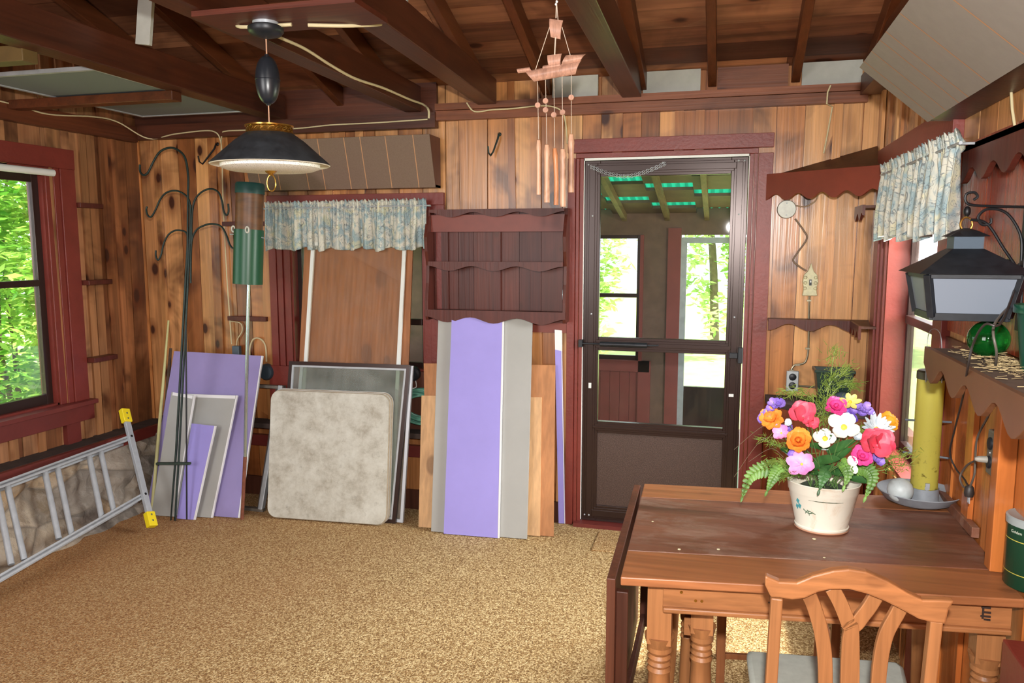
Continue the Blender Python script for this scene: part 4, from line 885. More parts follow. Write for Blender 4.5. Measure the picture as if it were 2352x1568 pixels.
# tall glazed sliding panel with white side rails
q = lean([(676, 1190), (900, 1200), (933, 556), (715, 556)], (4.062, .025, .116)); o = thing('glazed_panel', 'tall dusty glass panel with thin white side rails under the curtain valance', 'window panel', (q[0]+q[1])/2)
u = (q[1]-q[0]).normalized(); u2 = (q[2]-q[3]).normalized()
m = MB(); m.slab([q[0]+u*.02, q[1]-u*.02, q[2]-u2*.02, q[3]+u2*.02], .004); m.build('glass_pane', thin_glass('dusty_brown_glass', (.97,.96,.92,1), dust=.05), o)
for a, b, s_ in ((q[0], q[3], 1), (q[1], q[2], -1)):
    m = MB(); m.slab([a, a+u*.022*s_, b+u2*.022*s_, b], .014); m.build('side_rail', white, o)
m = MB(); m.bar(q[3]+V((0, .008, -.01)), q[2]+V((0, .008, -.01)), .014, .02); m.build('top_rail', white, o)
# storm sashes behind the card table
def sashthing(nm, lab, px, yt, fm, fw, gl, inner=None):
    q = lean(px, yt); o = thing(nm, lab, 'window panel', (q[0]+q[1])/2); u = (q[1]-q[0]).normalized(); v = (q[3]-q[0]).normalized()
    a, b, c, d = q; ia, ib, ic, id_ = a+u*fw+v*fw, b-u*fw+v*fw, c-u*fw-v*fw, d+u*fw-v*fw
    m = MB()
    for s in ((a, b, ib, ia), (b, c, ic, ib), (c, d, id_, ic), (d, a, ia, id_)): m.slab(s, .02)
    m.build('sash_frame', fm, o)
    if inner:
        n = (b-a).cross(d-a).normalized(); n = n if n.dot(CAM-a) > 0 else -n; g_ = fw*.5; ja, jb, jc, jd = ia+u*g_+v*g_, ib-u*g_+v*g_, ic-u*g_-v*g_, id_+u*g_-v*g_; m = MB()
        for s in ((ia, ib, jb, ja), (ib, ic, jc, jb), (ic, id_, jd, jc), (id_, ia, ja, jd)): m.slab([p+n*.001 for p in s], .012)
        m.build('inner_rim', inner, o)
    m = MB(); m.slab([p-(b-a).cross(d-a).normalized()*(-.006 if (b-a).cross(d-a).dot(CAM-a) > 0 else .006)*-1 for p in (ia, ib, ic, id_)], .003); m.build('glass_pane', gl, o); return o
sashthing('storm_window_sash', 'brown framed storm sash with dusty glass leaning behind the card table', [(640, 1194), (908, 1204), (942, 838), (664, 829)], (4.002, .045, .136), brownal, .022, dusty, alumat)
sashthing('storm_window_sash', 'white edged aluminum sash showing as a bright strip right of the card table', [(660, 1186), (925, 1198), (948, 840), (690, 833)], (4.030, .035, .136), plain('white_aluminum', C(206,212,220), .4, .2), .018, dusty)
# card table, folded, and a second one behind it
def cardtable(lab, px, yt, z=.006, R_=.06):
    q = lean(px, yt, z); o = thing('folding_card_table', lab, 'table', (q[0]+q[1])/2, 'folded card tables')
    u, v = (q[1]-q[0]), (q[3]-q[0]); Lu, Lv = u.length, v.length; u.normalize(); v.normalize()
    Lu = ((q[1]-q[0]).length+(q[2]-q[3]).length)/2; v = (v-u*u.dot(v)).normalized(); n = u.cross(v); n = n if n.dot(CAM-q[0]) > 0 else -n
    def ol(r, ins=0):
        pts = []
        for cx_, cy_, a0 in ((Lu-r, r, -90), (Lu-r, Lv-r, 0), (r, Lv-r, 90), (r, r, 180)):
            for k in range(9): a = math.radians(a0+k*90/8); pts.append((cx_+(r-ins)*math.cos(a), cy_+(r-ins)*math.sin(a)))
        return pts
    m = MB(); s = u.cross(v).dot(n) > 0; off = -n*.03
    m.prism(ol(R_), q[0]-n*.030, u, v, .024 if s else -.024); m.build('table_rim', plain('worn_cream_rim', C(164,150,128), .5, var=.2, vs=40), o, bevel=.004)
    m = MB(); m.prism(ol(R_, .005), q[0]-n*.006, u, v, .0062 if s else -.0062); m.build('table_top', vinyl, o)
    m = MB(); m.prism(ol(R_, -.002), q[0]-n*.021, u, v, .003 if s else -.003); m.build('edge_bead', plain('pale_metal_bead', C(206,202,196), .4, .4), o)
    return o
cardtable('stained grey-white folded card table with rounded corners, the front one', [(612, 1191), (894, 1209), (910, 905), (641, 896)], (3.925, .07, .14))
# cream folding table edge behind
cardtable('second folded card table, only its cream rim shows around the front one', [(618, 1187), (900, 1203), (913, 901), (646, 893)], (3.962, .06, .14), .006)
# aluminum frame sticking out on the left
q = [onZ(.01, 600, 1170), onY(4.24, 647, 885)]; fr_ = thing('aluminum_window_frame', 'bare aluminum frame leaning sideways left of the card table', 'frame', q[0]); m = MB()
a, b = q; m.bar(a+V((-.16,0,.0)), a+V((.02,0,0)), .03, .018); m.bar(b+V((-.17, 0, -.01)), b+V((.02, 0, -.01)), .03, .018); m.build('cross_rail', plain('grimy_aluminum', C(128,122,114), .5, .5, var=.3, vs=20), fr_)
m = MB(); m.bar(a, b, .035, .03, (1, 0, 0)); m.build('side_rail', alumat, fr_, bevel=.004)
m = MB(); m.bar(a+V((-.025,0.012,0)), b+V((-.04,0.012,-.02)), .01, .014, (1, 0, 0)); m.build('inner_rail', plain('dark_gasket', C(70,60,56), .6), fr_)
# centre stack
sheet('plywood_board', 'darker plywood board, rearmost of the stack left of the door', 'board', [(980, 1204), (1271, 1214), (1275, 838), (973, 834)], (3.99, .05, .20), .016, ply, 'board stack left of the door')
sheet('pine_board', 'pale pine board showing on both sides of the grey and lavender panels', 'board', [(961, 1213), (1240, 1219), (1244, 912), (968, 908)], (3.962, .06, .20), .018, plyl, 'board stack left of the door')
sheet('plasterboard_offcut', 'tall grey board behind the lavender strip, under the plate shelf', 'board', [(990, 1223), (1210, 1229), (1223, 722), (1007, 722)], (3.921, .05, .197), .014, grayb, 'board stack left of the door')
sheet('lavender_board', 'tall lavender strip at the very front of the stack under the plate shelf', 'board', [(1019, 1228), (1146, 1233), (1157, 716), (1038, 716)], (3.903, .05, .197), .014, lav, 'board stack left of the door', gyps)
q = lean([(1283, 1201), (1298, 1202), (1290, 757), (1274, 757)], D-.03); o = thing('lavender_strip', 'thin lavender sliver with torn white top standing against the door trim', 'board', (q[0]+q[1])/2, 'board stack left of the door')
k = .90; m = MB(); m.slab([q[0], q[1], q[1].lerp(q[2], k), q[0].lerp(q[3], k)], .013); m.build('board_face', lav, o)
m = MB(); m.slab([q[0].lerp(q[3], k), q[1].lerp(q[2], k-.008), q[2]+V((.002, 0, -.004)), q[3]], .012); m.build('torn_top', gyps, o)
m = MB(); u = (q[1]-q[0]).normalized(); m.slab([q[1]-u*.004+V((0,-.001,0)), q[1]+V((0,-.001,0)), q[1].lerp(q[2], k)+V((0,-.001,0)), q[1].lerp(q[2], k)-u*.004+V((0,-.001,0))], .014); m.build('cut_edge', gyps, o)
# coiled hose on the ledge
c = onY(4.26, 966, 937); m = MB(); r = random.Random(4); pts = []
for i in range(9*28):
    a = 2*math.pi*i/28; k = i/28; rr = .105+.014*math.sin(k*2.3)+.008*math.sin(a*2+k); pts.append((c.x+rr*math.cos(a)*1.15, 4.262+.028*math.sin(k*1.7+a*.5), c.z+.014+rr*.80*math.sin(a)+.012*math.sin(k*3.1)))
pts = [(x, y, max(z, .512)) for x, y, z in pts]
tag(m.tube(pts, .0075, 8).build('garden_hose', plain('sea_green_hose', C(84,138,120), .4), smooth=True), 'coiled sea green garden hose on the ledge below the back window', 'hose')
# ------------------------------------------------------------------ poles
def pole(nm, lab, cat, a, b, r, mt):
    m = MB(); return tag(m.tube([a, a.lerp(b, .5), b], r, 12).build(nm, mt, smooth=True), lab, cat)
pole('fibreglass_pole', 'pale yellow-green pole leaning in the back left corner', 'pole', onZ(.01, 349, 1178), onY(4.24, 387, 736), [.011, .010, .006], plain('pale_yellow_paint', C(200,196,138), .45, var=.12))
pole('bark_stick', 'rough brown stick leaning behind the yellow-green pole', 'stick', onZ(.01, 362, 1172), onY(4.27, 392, 800), [.011, .012, .009], plain('rough_bark', C(92,72,58), .9, var=.4, vs=30, bump=60))
# shepherd's crook garden hooks
ch = thing('garden_hook_stand', 'dark green iron shepherd hook stand with five curled arms, leaning in the left corner', 'garden hook', onZ(0, 395, 1196))
def hk(x, y): # plane of the leaning stand: foot at y 3.75, head at y 4.0
    p0 = V((0, 3.75, 0)); n = V((0, 1, -.115)); return onP(p0, n, x, y)
foot = hk(394, 1195)
def arm(pts, r, par=ch, k=7):
    m = MB(); m.tube(spline([hk(*p) for p in pts], k), r, 10); return m.build('hook_arm', green_iron, par, smooth=True)
m = MB(); m.tube([hk(392, 1197), hk(405, 1030), hk(420, 760), hk(431, 560), hk(432, 430)], [.004, .007, .007, .0065, .006], 10); m.build('main_pole', green_iron, ch, smooth=True)
m = MB(); m.tube([hk(402, 1195), hk(412, 1030), hk(426, 760), hk(436, 560), hk(438, 470)], .006, 10); m.build('second_pole', green_iron, ch, smooth=True)
m = MB(); m.tube([hk(429, 1192), hk(428, 900), hk(427, 720), hk(436, 520)], .0045, 8); m.build('thin_pole', iron, ch, smooth=True)
arm([(432, 440), (432, 400), (424, 360), (404, 342), (385, 340), (366, 350), (352, 372), (340, 396), (330, 402), (322, 394), (321, 378)], .0065)
arm([(437, 560), (437, 480), (432, 455), (415, 441), (397, 438), (380, 444), (368, 458), (358, 480), (348, 497), (340, 495), (336, 482), (338, 474)], .0055)
arm([(440, 560), (442, 485), (450, 455), (468, 438), (487, 434), (502, 442), (510, 462), (514, 485), (520, 494), (525, 485), (524, 468)], .0055)
arm([(432, 640), (432, 560), (428, 535), (414, 529), (400, 530), (386, 540), (376, 560), (370, 585), (363, 597), (358, 588), (358, 575)], .0052)
arm([(438, 650), (440, 560), (450, 530), (468, 518), (488, 514), (508, 520), (520, 540), (528, 562), (537, 571), (545, 568)], .0055)
m = MB(); m.bar(hk(360, 1064), hk(437, 1064), .02, .013); m.build('step_bar', plain('chipped_green_iron', C(58,72,62), .6, .3, var=.4, vs=40), ch, bevel=.002)
# bird feeder on a steel pole
def fk(x, y): return onP(V((0, 3.86, 0)), V((0, 1, -.03)), x, y)
bf = thing('pole_bird_feeder', 'green tube bird feeder on a steel pole, left of the back window', 'bird feeder', onZ(0, 556, 1191))
m = MB(); m.tube([fk(563, 1050), fk(571, 640)], .0095, 12); m.build('steel_pole', plain('bright_steel', C(186,200,200), .22, .9), bf, smooth=True)
m = MB(); m.tube([fk(556, 1192), fk(563, 1048)], .0105, 12); m.build('rusty_pole_foot', plain('rusty_iron', C(128,76,56), .8, .2, var=.3, vs=40), bf, smooth=True)
ax = (fk(574, 430)-fk(569, 652)).normalized(); b0 = fk(569, 652); r0 = (fk(600, 590).x-fk(542, 590).x)/2
L1_ = (fk(571, 527)-b0).length; L2_ = (fk(574, 445)-b0).length; L3_ = (fk(575, 420)-b0).length
m = MB(); m.lathe([(r0*.96, .004), (r0, 0), (r0, L1_)], b0, 36, axis=ax, caps=False); m.lathe([(r0*.97, .004), (r0*.97, L1_)], b0, 36, axis=ax, caps=False); m.build('green_sleeve', plain('gloss_green_paint', C(24,82,54), .35), bf, smooth=True)
m = MB(); m.lathe([(r0*.93, .002), (r0*.93, .004)], b0, 30, axis=ax); m.build('white_bottom', white, bf)
m = MB(); m.lathe([(r0*.92, L1_*.9), (r0*.92, L2_+.01)], b0, 36, axis=ax); am = NT('amber_tube'); am.set(Base_Color=am.ramp(am.noise(am.co((1,1,3)), 9, 4), [(.35, C(82,52,30)), (.65, C(112,72,38))]), Roughness=.45); m.build('seed_tube', am.m, bf, smooth=True)
m = MB(); m.lathe([(r0*.98, L2_), (r0*.98, L3_-.01), (r0*.9, L3_)], b0, 36, axis=ax); m.build('lid', plain('dark_teal_lid', C(34,78,76), .45), bf, smooth=True)
for x, y in ((546, 526), (587, 528)):
    p = fk(x, y)+V((0, -r0*.98 if x > 560 else -r0*.5, 0)); m = MB()
    m.tube([p+V((.010*math.cos(a), 0, .016*math.sin(a))) for a in [k*math.pi/8 for k in range(17)]], .0045, 8, caps=False); m.build('perch_port', plain('pale_port', C(200,200,190), .4), bf, smooth=True)
for p_ in ((528, 538, 548, 538), (600, 545, 614, 548)):
    m = MB(); m.tube([fk(p_[0], p_[1]), fk(p_[2], p_[3])], .003, 6); m.build('perch', alumat, bf, smooth=True)
# ------------------------------------------------------------------ ladder section against the stone wall
T_ = V((-3.45, 3.79, .607)); F_ = V((-3.115, 3.56, .02)); T_ = onX(-3.45, 275, 953); F_ = onZ(.03, 337, 1213)
tA = T_.lerp(F_, .235); bA = T_.lerp(F_, .745)
e1 = onX(-3.39, 0, 1118); d1 = (e1-tA).normalized(); nrm_ = (bA-tA).cross(d1).normalized()
e2 = onP(tA, nrm_, 0, 1328)
lad = thing('aluminum_ladder', 'aluminum ladder section lying on its edge along the stone wall', 'ladder', (bA+e2)/2*1.0-V((0, 0, .05)))
N_ = nrm_ if nrm_.dot(CAM-tA) > 0 else -nrm_
def railp(m, a, b):
    d = (b-a).normalized(); b2 = b+d*.9
    if b2.z < .04: b2 = b+d*((b.z-.04)/max(1e-4, -d.z) if d.z < 0 else .9); 
    m.bar(a, b2, .012, .07, N_); s = d.cross(N_).normalized()
    for k in (-1, 1): m.bar(a+N_*.032*k, b2+N_*.032*k, .03, .006, N_)
m = MB(); railp(m, tA, e1); m.build('side_rail', alu, lad, bevel=.001)
m = MB(); railp(m, bA, e2); m.build('side_rail', alu, lad, bevel=.001)
for (x0, y0, x1, y1) in [(230, 1039, 263, 1173), (204, 1052, 234, 1183), (131, 1078, 165, 1220), (103, 1091, 135, 1229), (17, 1124, 56, 1277), (-8, 1134, 26, 1288)]:
    m = MB(); a, b = onP(tA, nrm_, x0, y0-8), onP(tA, nrm_, x1, y1+8); m.tube([a, b], .0145, 12); m.build('rung', alu, lad, smooth=True)
m = MB(); m.bar(T_+N_*.045, F_+N_*.045, .034, .022, N_); m.build('stabilizer_bar', alu, lad, bevel=.002)
dd_ = (F_-T_).normalized()
for p, s in ((T_, 1), (F_, -1)):
    m = MB(); m.bar(p+N_*.045-dd_*.012*s, p+N_*.045+dd_*.075*s, .052, .036, N_); c_ = m.build('end_cap', yellow, lad, bevel=.004)
    for k in (.02, .055):
        m = MB(); m.lathe([(.006, 0), (.004, .003)], p+N_*.063+dd_*k*s, 10, axis=N_); m.build('rivet', plain('grey_rivet', C(110,112,90), .4, .6), c_)
for p in (tA, bA):
    m = MB(); m.lathe([(.008, 0), (.006, .003)], p+N_*.056+dd_*.0, 10, axis=N_); m.lathe([(.008, 0), (.006, .003)], p+N_*.056-V((.014,.0,0)), 10, axis=N_); m.build('rivet', iron, lad)
# ------------------------------------------------------------------ door mat
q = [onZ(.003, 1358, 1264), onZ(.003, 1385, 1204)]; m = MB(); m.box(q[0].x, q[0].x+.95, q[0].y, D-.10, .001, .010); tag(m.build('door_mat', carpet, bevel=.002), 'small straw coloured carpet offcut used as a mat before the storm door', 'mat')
# ------------------------------------------------------------------ drop-leaf table
TZ = .79; nl, nr, fl = V((-.229, 1.849, TZ)), V((.687, 1.972, TZ)), V((-.251, 2.634, TZ)); fr2 = V((.687, 2.73, TZ))
tb = thing('drop_leaf_table', 'worn brown drop-leaf table with turned legs at lower right', 'table', (.22, 2.3, 0))
def tq(s, t, z=TZ): return nl.lerp(nr, s).lerp(fl.lerp(fr2, s), t)+V((0, 0, z-TZ))
m = MB()
for t0, t1, mt in ((0, .235, 0),): pass
for nm_, t0, t1, mt in (('front_board', 0, .225, tableL), ('centre_board', .226, .815, tablew), ('rear_board', .816, 1, tableL)):
    m = MB(); q = [tq(0, t0), tq(1, t0), tq(1, t1), tq(0, t1)]; m.hexa([p-V((0,0,.022)) for p in q]+q); m.build(nm_, mt, tb, bevel=.003)
U_ = (nr-nl).normalized(); W_ = (fl-nl).normalized()
# aprons
ap0, ap1 = nl+U_*.10+V((0, .055, 0)), nr-U_*.015+V((0, .045, 0))
def apron(a, b, par):
    m = MB(); m.bar(V((a.x, a.y, TZ-.058)), V((b.x, b.y, TZ-.058)), .02, .07); m.build('apron', oakx, par, bevel=.001)
    m = MB(); m.bar(V((a.x, a.y-.004, TZ-.096)), V((b.x, b.y-.004, TZ-.096)), .034, .014); m.build('apron_molding', oakx, par, bevel=.004)
apron(ap0, ap1, tb); bq0, bq1 = fl+U_*.10-V((0, .05, 0)), fr2-U_*.015-V((0, .05, 0)); apron(bq0, bq1, tb)
for s in (.035,.0): pass
for x_, y_ in ((ap0.x+.045, ap0.y-.013), (ap0.x+.08, ap0.y-.013), (ap0.x+.095, ap0.y-.013), (ap1.x-.02, ap1.y-.013)):
    m = MB(); m.lathe([(.0045, 0), (.003, .003)], (x_, ap0.y-.010+(x_-ap0.x)*.134, TZ-.05-(.02 if x_ < .1 and x_ > ap0.x+.06 else 0)), 10, axis=(0, -1, 0)); m.build('screw', brass, tb)
bk = plain('burnt_brand_mark', C(44,26,18), .8)
for s_ in (.33, .93):
    p = ap0.lerp(ap1, s_)
    for kx, kz, w_, h_ in ((0, -.040, .020, .005), (.002, -.052, .018, .004), (0, -.062, .022, .004), (.004, -.07, .014, .004), (-.006, -.055, .004, .026)):
        m = MB(); m.box(p.x+kx-w_/2, p.x+kx+w_/2, p.y-.0125+kx*.13, p.y-.006, TZ+kz-h_/2, TZ+kz+h_/2); m.build('brand_mark', bk, tb)
def leg(x, y, par, r=.031, nm='leg', ztop=TZ-.024):
    m = MB(); sq = r*.98
    m.box(x-sq, x+sq, y-sq, y+sq, TZ-.20, ztop)
    m.lathe([(sq*1.05, TZ-.205), (r*1.05, TZ-.225), (r*.82, TZ-.235), (r*.98, TZ-.243), (r*.84, TZ-.252), (r*1.0, TZ-.26), (r*.84, TZ-.268), (r*1.02, TZ-.277), (r*.88, TZ-.288), (r*.95, TZ-.33), (r*1.05, TZ-.42), (r*.85, TZ-.60), (r*.6, TZ-.70), (r*.9, TZ-.72), (r*.6, .03), (r*.62, .002)], (x, y, 0), 24)
    # taper from the square block into the turning
    m.lathe([(sq*1.30, TZ-.185), (r*1.02, TZ-.215)], (x, y, 0), 24)
    return m.build(nm, oak, par, smooth=True, bevel=.0, ang=35)
leg(ap0.x+.012-.02, ap0.y+.03, tb); leg(ap1.x-.03, ap1.y+.045, tb); leg(bq0.x, bq0.y-.035, tb); leg(bq1.x-.03, bq1.y-.035, tb)
gx, gy = -.034, 2.03; leg(gx, gy, tb, .029, 'gate_leg', TZ-.125)
leg(-.075, 2.14, tb, .02, 'gate_post', TZ-.125)
m = MB(); m.bar((-.07, 2.02, .60), (-.07, 2.40, .60), .02, .05); m.bar((-.06, 2.02, .16), (-.06, 2.40, .16), .02, .04); m.build('gate_rail', oakx, tb)
# hanging leaf
a, b = nl+V((-.012, -.002, -.006)), fl+V((-.012, .0, -.006)); bot = .30; m = MB()
outx = -.022; pts = [a, b, V((b.x, b.y, bot)), V((a.x, a.y, bot))]; m.hexa([V((p.x+outx, p.y, p.z)) for p in pts]+pts); lf = m.build('drop_leaf', wood('leaf_dark_wood', [C(104,58,38)], 'z', .5, .3, stain=.4), tb, bevel=.002)
m = MB(); m.bar(V((a.x+.012, a.y+.05, .735)), V((a.x+.012, a.y+.05, .34)), .03, .022, (0, 1, 0)); m.build('leaf_cleat', darkw, lf, bevel=.002)
m = MB(); m.bar(V((a.x+.012, b.y-.12, .735)), V((a.x+.012, b.y-.12, .34)), .03, .022, (0, 1, 0)); m.build('leaf_cleat', darkw, lf, bevel=.002)
m = MB(); m.bar(V((a.x+.008, a.y+.03, .36)), V((a.x+.008, b.y-.05, .36)), .014, .05); m.build('leaf_batten', darkw, lf, bevel=.002)
# trim board at the wall end of the table
m = MB(); m.bar((XR-.012, 2.36, TZ+.018), (XR-.012, 2.74, TZ+.012), .02, .03); tag(m.build('table_end_strip', tablew, bevel=.002), 'thin dark wooden strip lying along the wall end of the table', 'trim strip')
# ------------------------------------------------------------------ chair in front
cy0 = 1.655
def ck(x, y, dy=0): return onP(V((0, cy0+dy, 0)), V((-.134, 1, .10*0)), x, y)
chr_ = thing('dining_chair', 'maple chair with curved slat back and pale vinyl seat, back towards the camera', 'chair', (.28, 1.85, 0))
top = [(1757, 1322), (1790, 1336), (1830, 1338), (1868, 1322), (1915, 1310), (1950, 1307), (1990, 1313), (2040, 1335), (2085, 1362), (2120, 1378), (2160, 1378), (2193, 1380)]
bt = [(2180, 1400), (2172, 1434), (2140, 1430), (2110, 1422), (2070, 1400), (2030, 1380), (1990, 1364), (1950, 1354), (1910, 1354), (1880, 1360), (1850, 1374), (1820, 1378), (1795, 1374), (1770, 1372), (1757, 1345)]
m = MB(); fq = [ck(*p, -.016) for p in top+bt]; bq = [p+V((.134*.0, .024, 0)) for p in fq]; k = len(fq)
m.add(fq+bq, [tuple(range(k)), tuple(range(k, 2*k))[::-1]]+[(i, (i+1) % k, k+(i+1) % k, k+i) for i in range(k)]); m.build('top_rail', oakx, chr_, bevel=.004)
def strip(nm, ctr, wd, dyy=0, th=.016):
    """flat bent slat through pixel centres with half widths"""
    m = MB(); cs = spline([ck(*p, dyy) for p in ctr], 6); n = len(cs); vs = []
    for i, p in enumerate(cs):
        t_ = (cs[min(i+1, n-1)]-cs[max(i-1, 0)]).normalized(); s_ = t_.cross(V((-.134, 1, 0)).normalized()).normalized()*wd/2
        for a_, b_ in ((-1, 0), (1, 0), (1, 1), (-1, 1)): vs.append(p+s_*a_+V((0, th*b_, 0)))
    fs = [(0, 1, 2, 3)[::-1], tuple((n-1)*4+j for j in range(4))]+[(i*4+j, i*4+(j+1) % 4, i*4+4+(j+1) % 4, i*4+4+j) for i in range(n-1) for j in range(4)]
    m.add(vs, fs); return m.build(nm, oak, chr_, bevel=.002)
strip('back_slat', [(1856, 1362), (1872, 1400), (1888, 1460), (1896, 1530), (1896, 1640)], .030)
strip('back_slat', [(2082, 1372), (2062, 1410), (2036, 1460), (2022, 1530), (2014, 1640)], .030)
strip('back_slat', [(1912, 1352), (1930, 1385), (1948, 1430), (1957, 1460), (1957, 1640)], .030, .001)
strip('back_slat', [(2018, 1362), (1998, 1395), (1972, 1430), (1952, 1468), (1946, 1640)], .030, .002)
def post(x0, y0, x1, y1):
    a, b = ck(x0, y0), ck(x1, y1); m = MB(); m.bar(a, b, .030, .024, (1, 0, 0)); d = (b-a).normalized(); f_ = V((b.x, b.y-.03, .002)); m.bar(b, f_, .03, .026, (1, 0, 0)); m.build('back_leg', oak, chr_, bevel=.003)
post(1784, 1368, 1762, 1700); post(2148, 1420, 2118, 1700)
s0, s1 = onZ(.462, 1715, 1494), onZ(.462, 2072, 1522); m = MB()
pts = [(s0.x, s0.y), (s1.x-.01, s1.y), (s1.x, s1.y-.03), (s1.x-.045, cy0+.06), (s0.x+.02, cy0+.03), (s0.x-.0, s0.y-.03)]
m.prism(pts, (0, 0, .435), (1, 0, 0), (0, 1, 0), .032); m.build('seat', plain('mottled_pale_vinyl', C(186,190,180), .5, var=.12, vs=30), chr_, smooth=True, bevel=.012)
m = MB(); m.prism([(x*.94+.016, y*.97+.05) for x, y in pts], (0, 0, .385), (1, 0, 0), (0, 1, 0), .05); m.build('seat_frame', oakx, chr_)
for p in (s0+V((.04, -.04, 0)), s1+V((-.05, -.04, 0))):
    m = MB(); m.tube([V((p.x, p.y, .40)), V((p.x, p.y+.01, .002))], [.018, .013], 12); m.build('front_leg', oak, chr_, smooth=True)
# ------------------------------------------------------------------ stool frame beyond the table
st = thing('wooden_stool', 'low wooden stool under the far side of the table, seen between the table legs', 'stool', (.19, 2.85, 0))
P1, P2, P3, P4 = V((.03, 2.66, 0)), V((.17, 2.70, 0))+V((0.03,0,0)), V((.40, 3.04, 0)), V((.05, 3.03, 0))
P1, P2, P3, P4 = V((.022, 2.74, 0)), V((.405, 2.80, 0)), V((.385, 3.07, 0)), V((.02, 3.02, 0))
fst = wood('stool_wood', [C(158,100,62), C(140,86,54)], 'z', .45, .2, stain=.2)
for p in (P1, P2, P3, P4):
    m = MB(); m.bar(p+V((0, 0, .002)), p+V((0, 0, .40)), .03, .024, (0, 1, 0)); m.build('leg', fst, st, bevel=.002)
for a, b, z in ((P1, P2, .15), (P2, P3, .20), (P3, P4, .24), (P4, P1, .20), (P4, P1, .28)):
    m = MB(); m.bar(a+V((0, 0, z)), b+V((0, 0, z)), .014, .02); m.build('stretcher', fst, st, bevel=.001)
m = MB(); m.hexa([P1+V((-.02,-.02,.40)), P2+V((.02,-.02,.40)), P3+V((.02,.02,.40)), P4+V((-.02,.02,.40)), P1+V((-.02,-.02,.42)), P2+V((.02,-.02,.42)), P3+V((.02,.02,.42)), P4+V((-.02,.02,.42))]); m.build('seat', fst, st, bevel=.003)
# ------------------------------------------------------------------ right wall: hutch boards, post, shelf, valance
RW = wood('mahogany_glossy_boards', [C(150,62,34), C(166,76,40), C(134,52,34)], 'z', .2, .15, stain=.25, cont=.2, spec=.6)
mb = MB(); y = 2.79
while y > 2.0: y2 = y-.155; mb.box(XR-.012, XR-.003, y2+.001, y-.001, 1.33, 1.905); y = y2
struct(mb.build('wall_right_upper_boards', RW))
pst = MB(); pst.box(XR-.045, XR-.004, 2.12, 2.165, TZ+.002, 1.306); tag(pst.build('wall_post', pine_right, bevel=.002), 'honey coloured upright post on the right wall beside the lantern bracket', 'post')
SZ, SX = 1.325, .535
a = onX(SX, 2137, 786); b = a.y
sh = thing('wall_shelf', 'long dusty brown wall shelf with scalloped lip, right of the window', 'shelf', (.62, 2.0, SZ))
y_end = V((0, onX(SX, 2137, 790).y, 0)).y; 
m = MB(); m.box(SX, XR-.016, 1.3, y_end, SZ-.016, SZ); m.build('shelf_board', plain('dusty_brown_shelf', C(96,78,66), .8, var=.25, vs=25), sh)
m = MB(); m.prism(scallop(1.3, y_end, SZ+.004, SZ-.060, .024, 5, .40), (SX-.014, 0, 0), (0, 1, 0), (0, 0, 1), .014); m.build('scalloped_lip', plain('olive_brown_lip', C(112,74,48), .5, var=.15), sh, bevel=.001)
m = MB(); m.box(XR-.014, XR-.004, 1.3, 2.79, SZ-.10, SZ-.016); m.build('back_rail', cabw, sh)
val = onX(.655, 2213, 337); v2 = onX(.655, 2213, 405)
m = MB(); m.prism(scallop(1.3, val.y, val.z, v2.z-.0, .020, 7, .0), (.655, 0, 0), (0, 1, 0), (0, 0, 1), .016); vv_ = thing('scalloped_valance', 'dark brown scalloped wooden valance at the right edge above the lantern', 'valance', (.62, 2.0, v2.z)); m.build('scalloped_front', cabw, vv_, bevel=.001)
m = MB(); m.box(.655, XR-.016, 1.3, val.y, val.z-.016, val.z); m.build('top_board', cabw, vv_)
# straw on the shelf
m = MB(); r = random.Random(9)
for i in range(420):
    y = r.gauss(1.98, .13); x = min(XR-.05, max(SX+.01, r.gauss(.62, .035))); z = SZ+.002+abs(r.gauss(0, .007))
    a = r.uniform(0, 6.28); l = r.uniform(.008, .03); d = V((math.cos(a), math.sin(a), r.uniform(-.15, .25)))*l; p = V((x, min(2.24, max(1.7, y)), z)); m.tube([p-d*.5+V((0,0,.001)), p+d*.5+V((0,0,.001))], .0006, 3, caps=False)
o = m.build('straw', plain('dry_straw', C(186,164,120), .8)); o['kind'] = 'stuff'; tag(o, 'scattered dry straw lying on the dusty wall shelf', 'straw')
# glass float ball and dark green bottle
gg = NT('green_bottle_glass'); gg.set(Base_Color=C(20,110,40), Roughness=.05); gg.b.inputs['Transmission Weight'].default_value = .75; gg.b.inputs['IOR'].default_value = 1.45
c = onY(2.14, 2264, 768); rB = .047; m = MB(); m.ball((.617, 2.13, SZ+.049), rB, 20, .95); tag(m.build('glass_float_ball', gg.m, smooth=True), 'round green glass ball sitting on the wall shelf under the lantern', 'glass ball')
tb2 = thing('green_vase', 'dark green tapered pot cut off by the right edge, on the wall shelf', 'pot', (.625, 1.83, SZ)); m = MB(); m.lathe([(.030, SZ+.002), (.044, SZ+.13), (.052, SZ+.13), (.052, SZ+.148), (.047, SZ+.148), (.04, SZ+.12), (.004, SZ+.11)], (.655, 1.925, 0), 28); m.build('pot_body', plain('dark_green_glaze', C(16,62,46), .3), tb2, smooth=True)
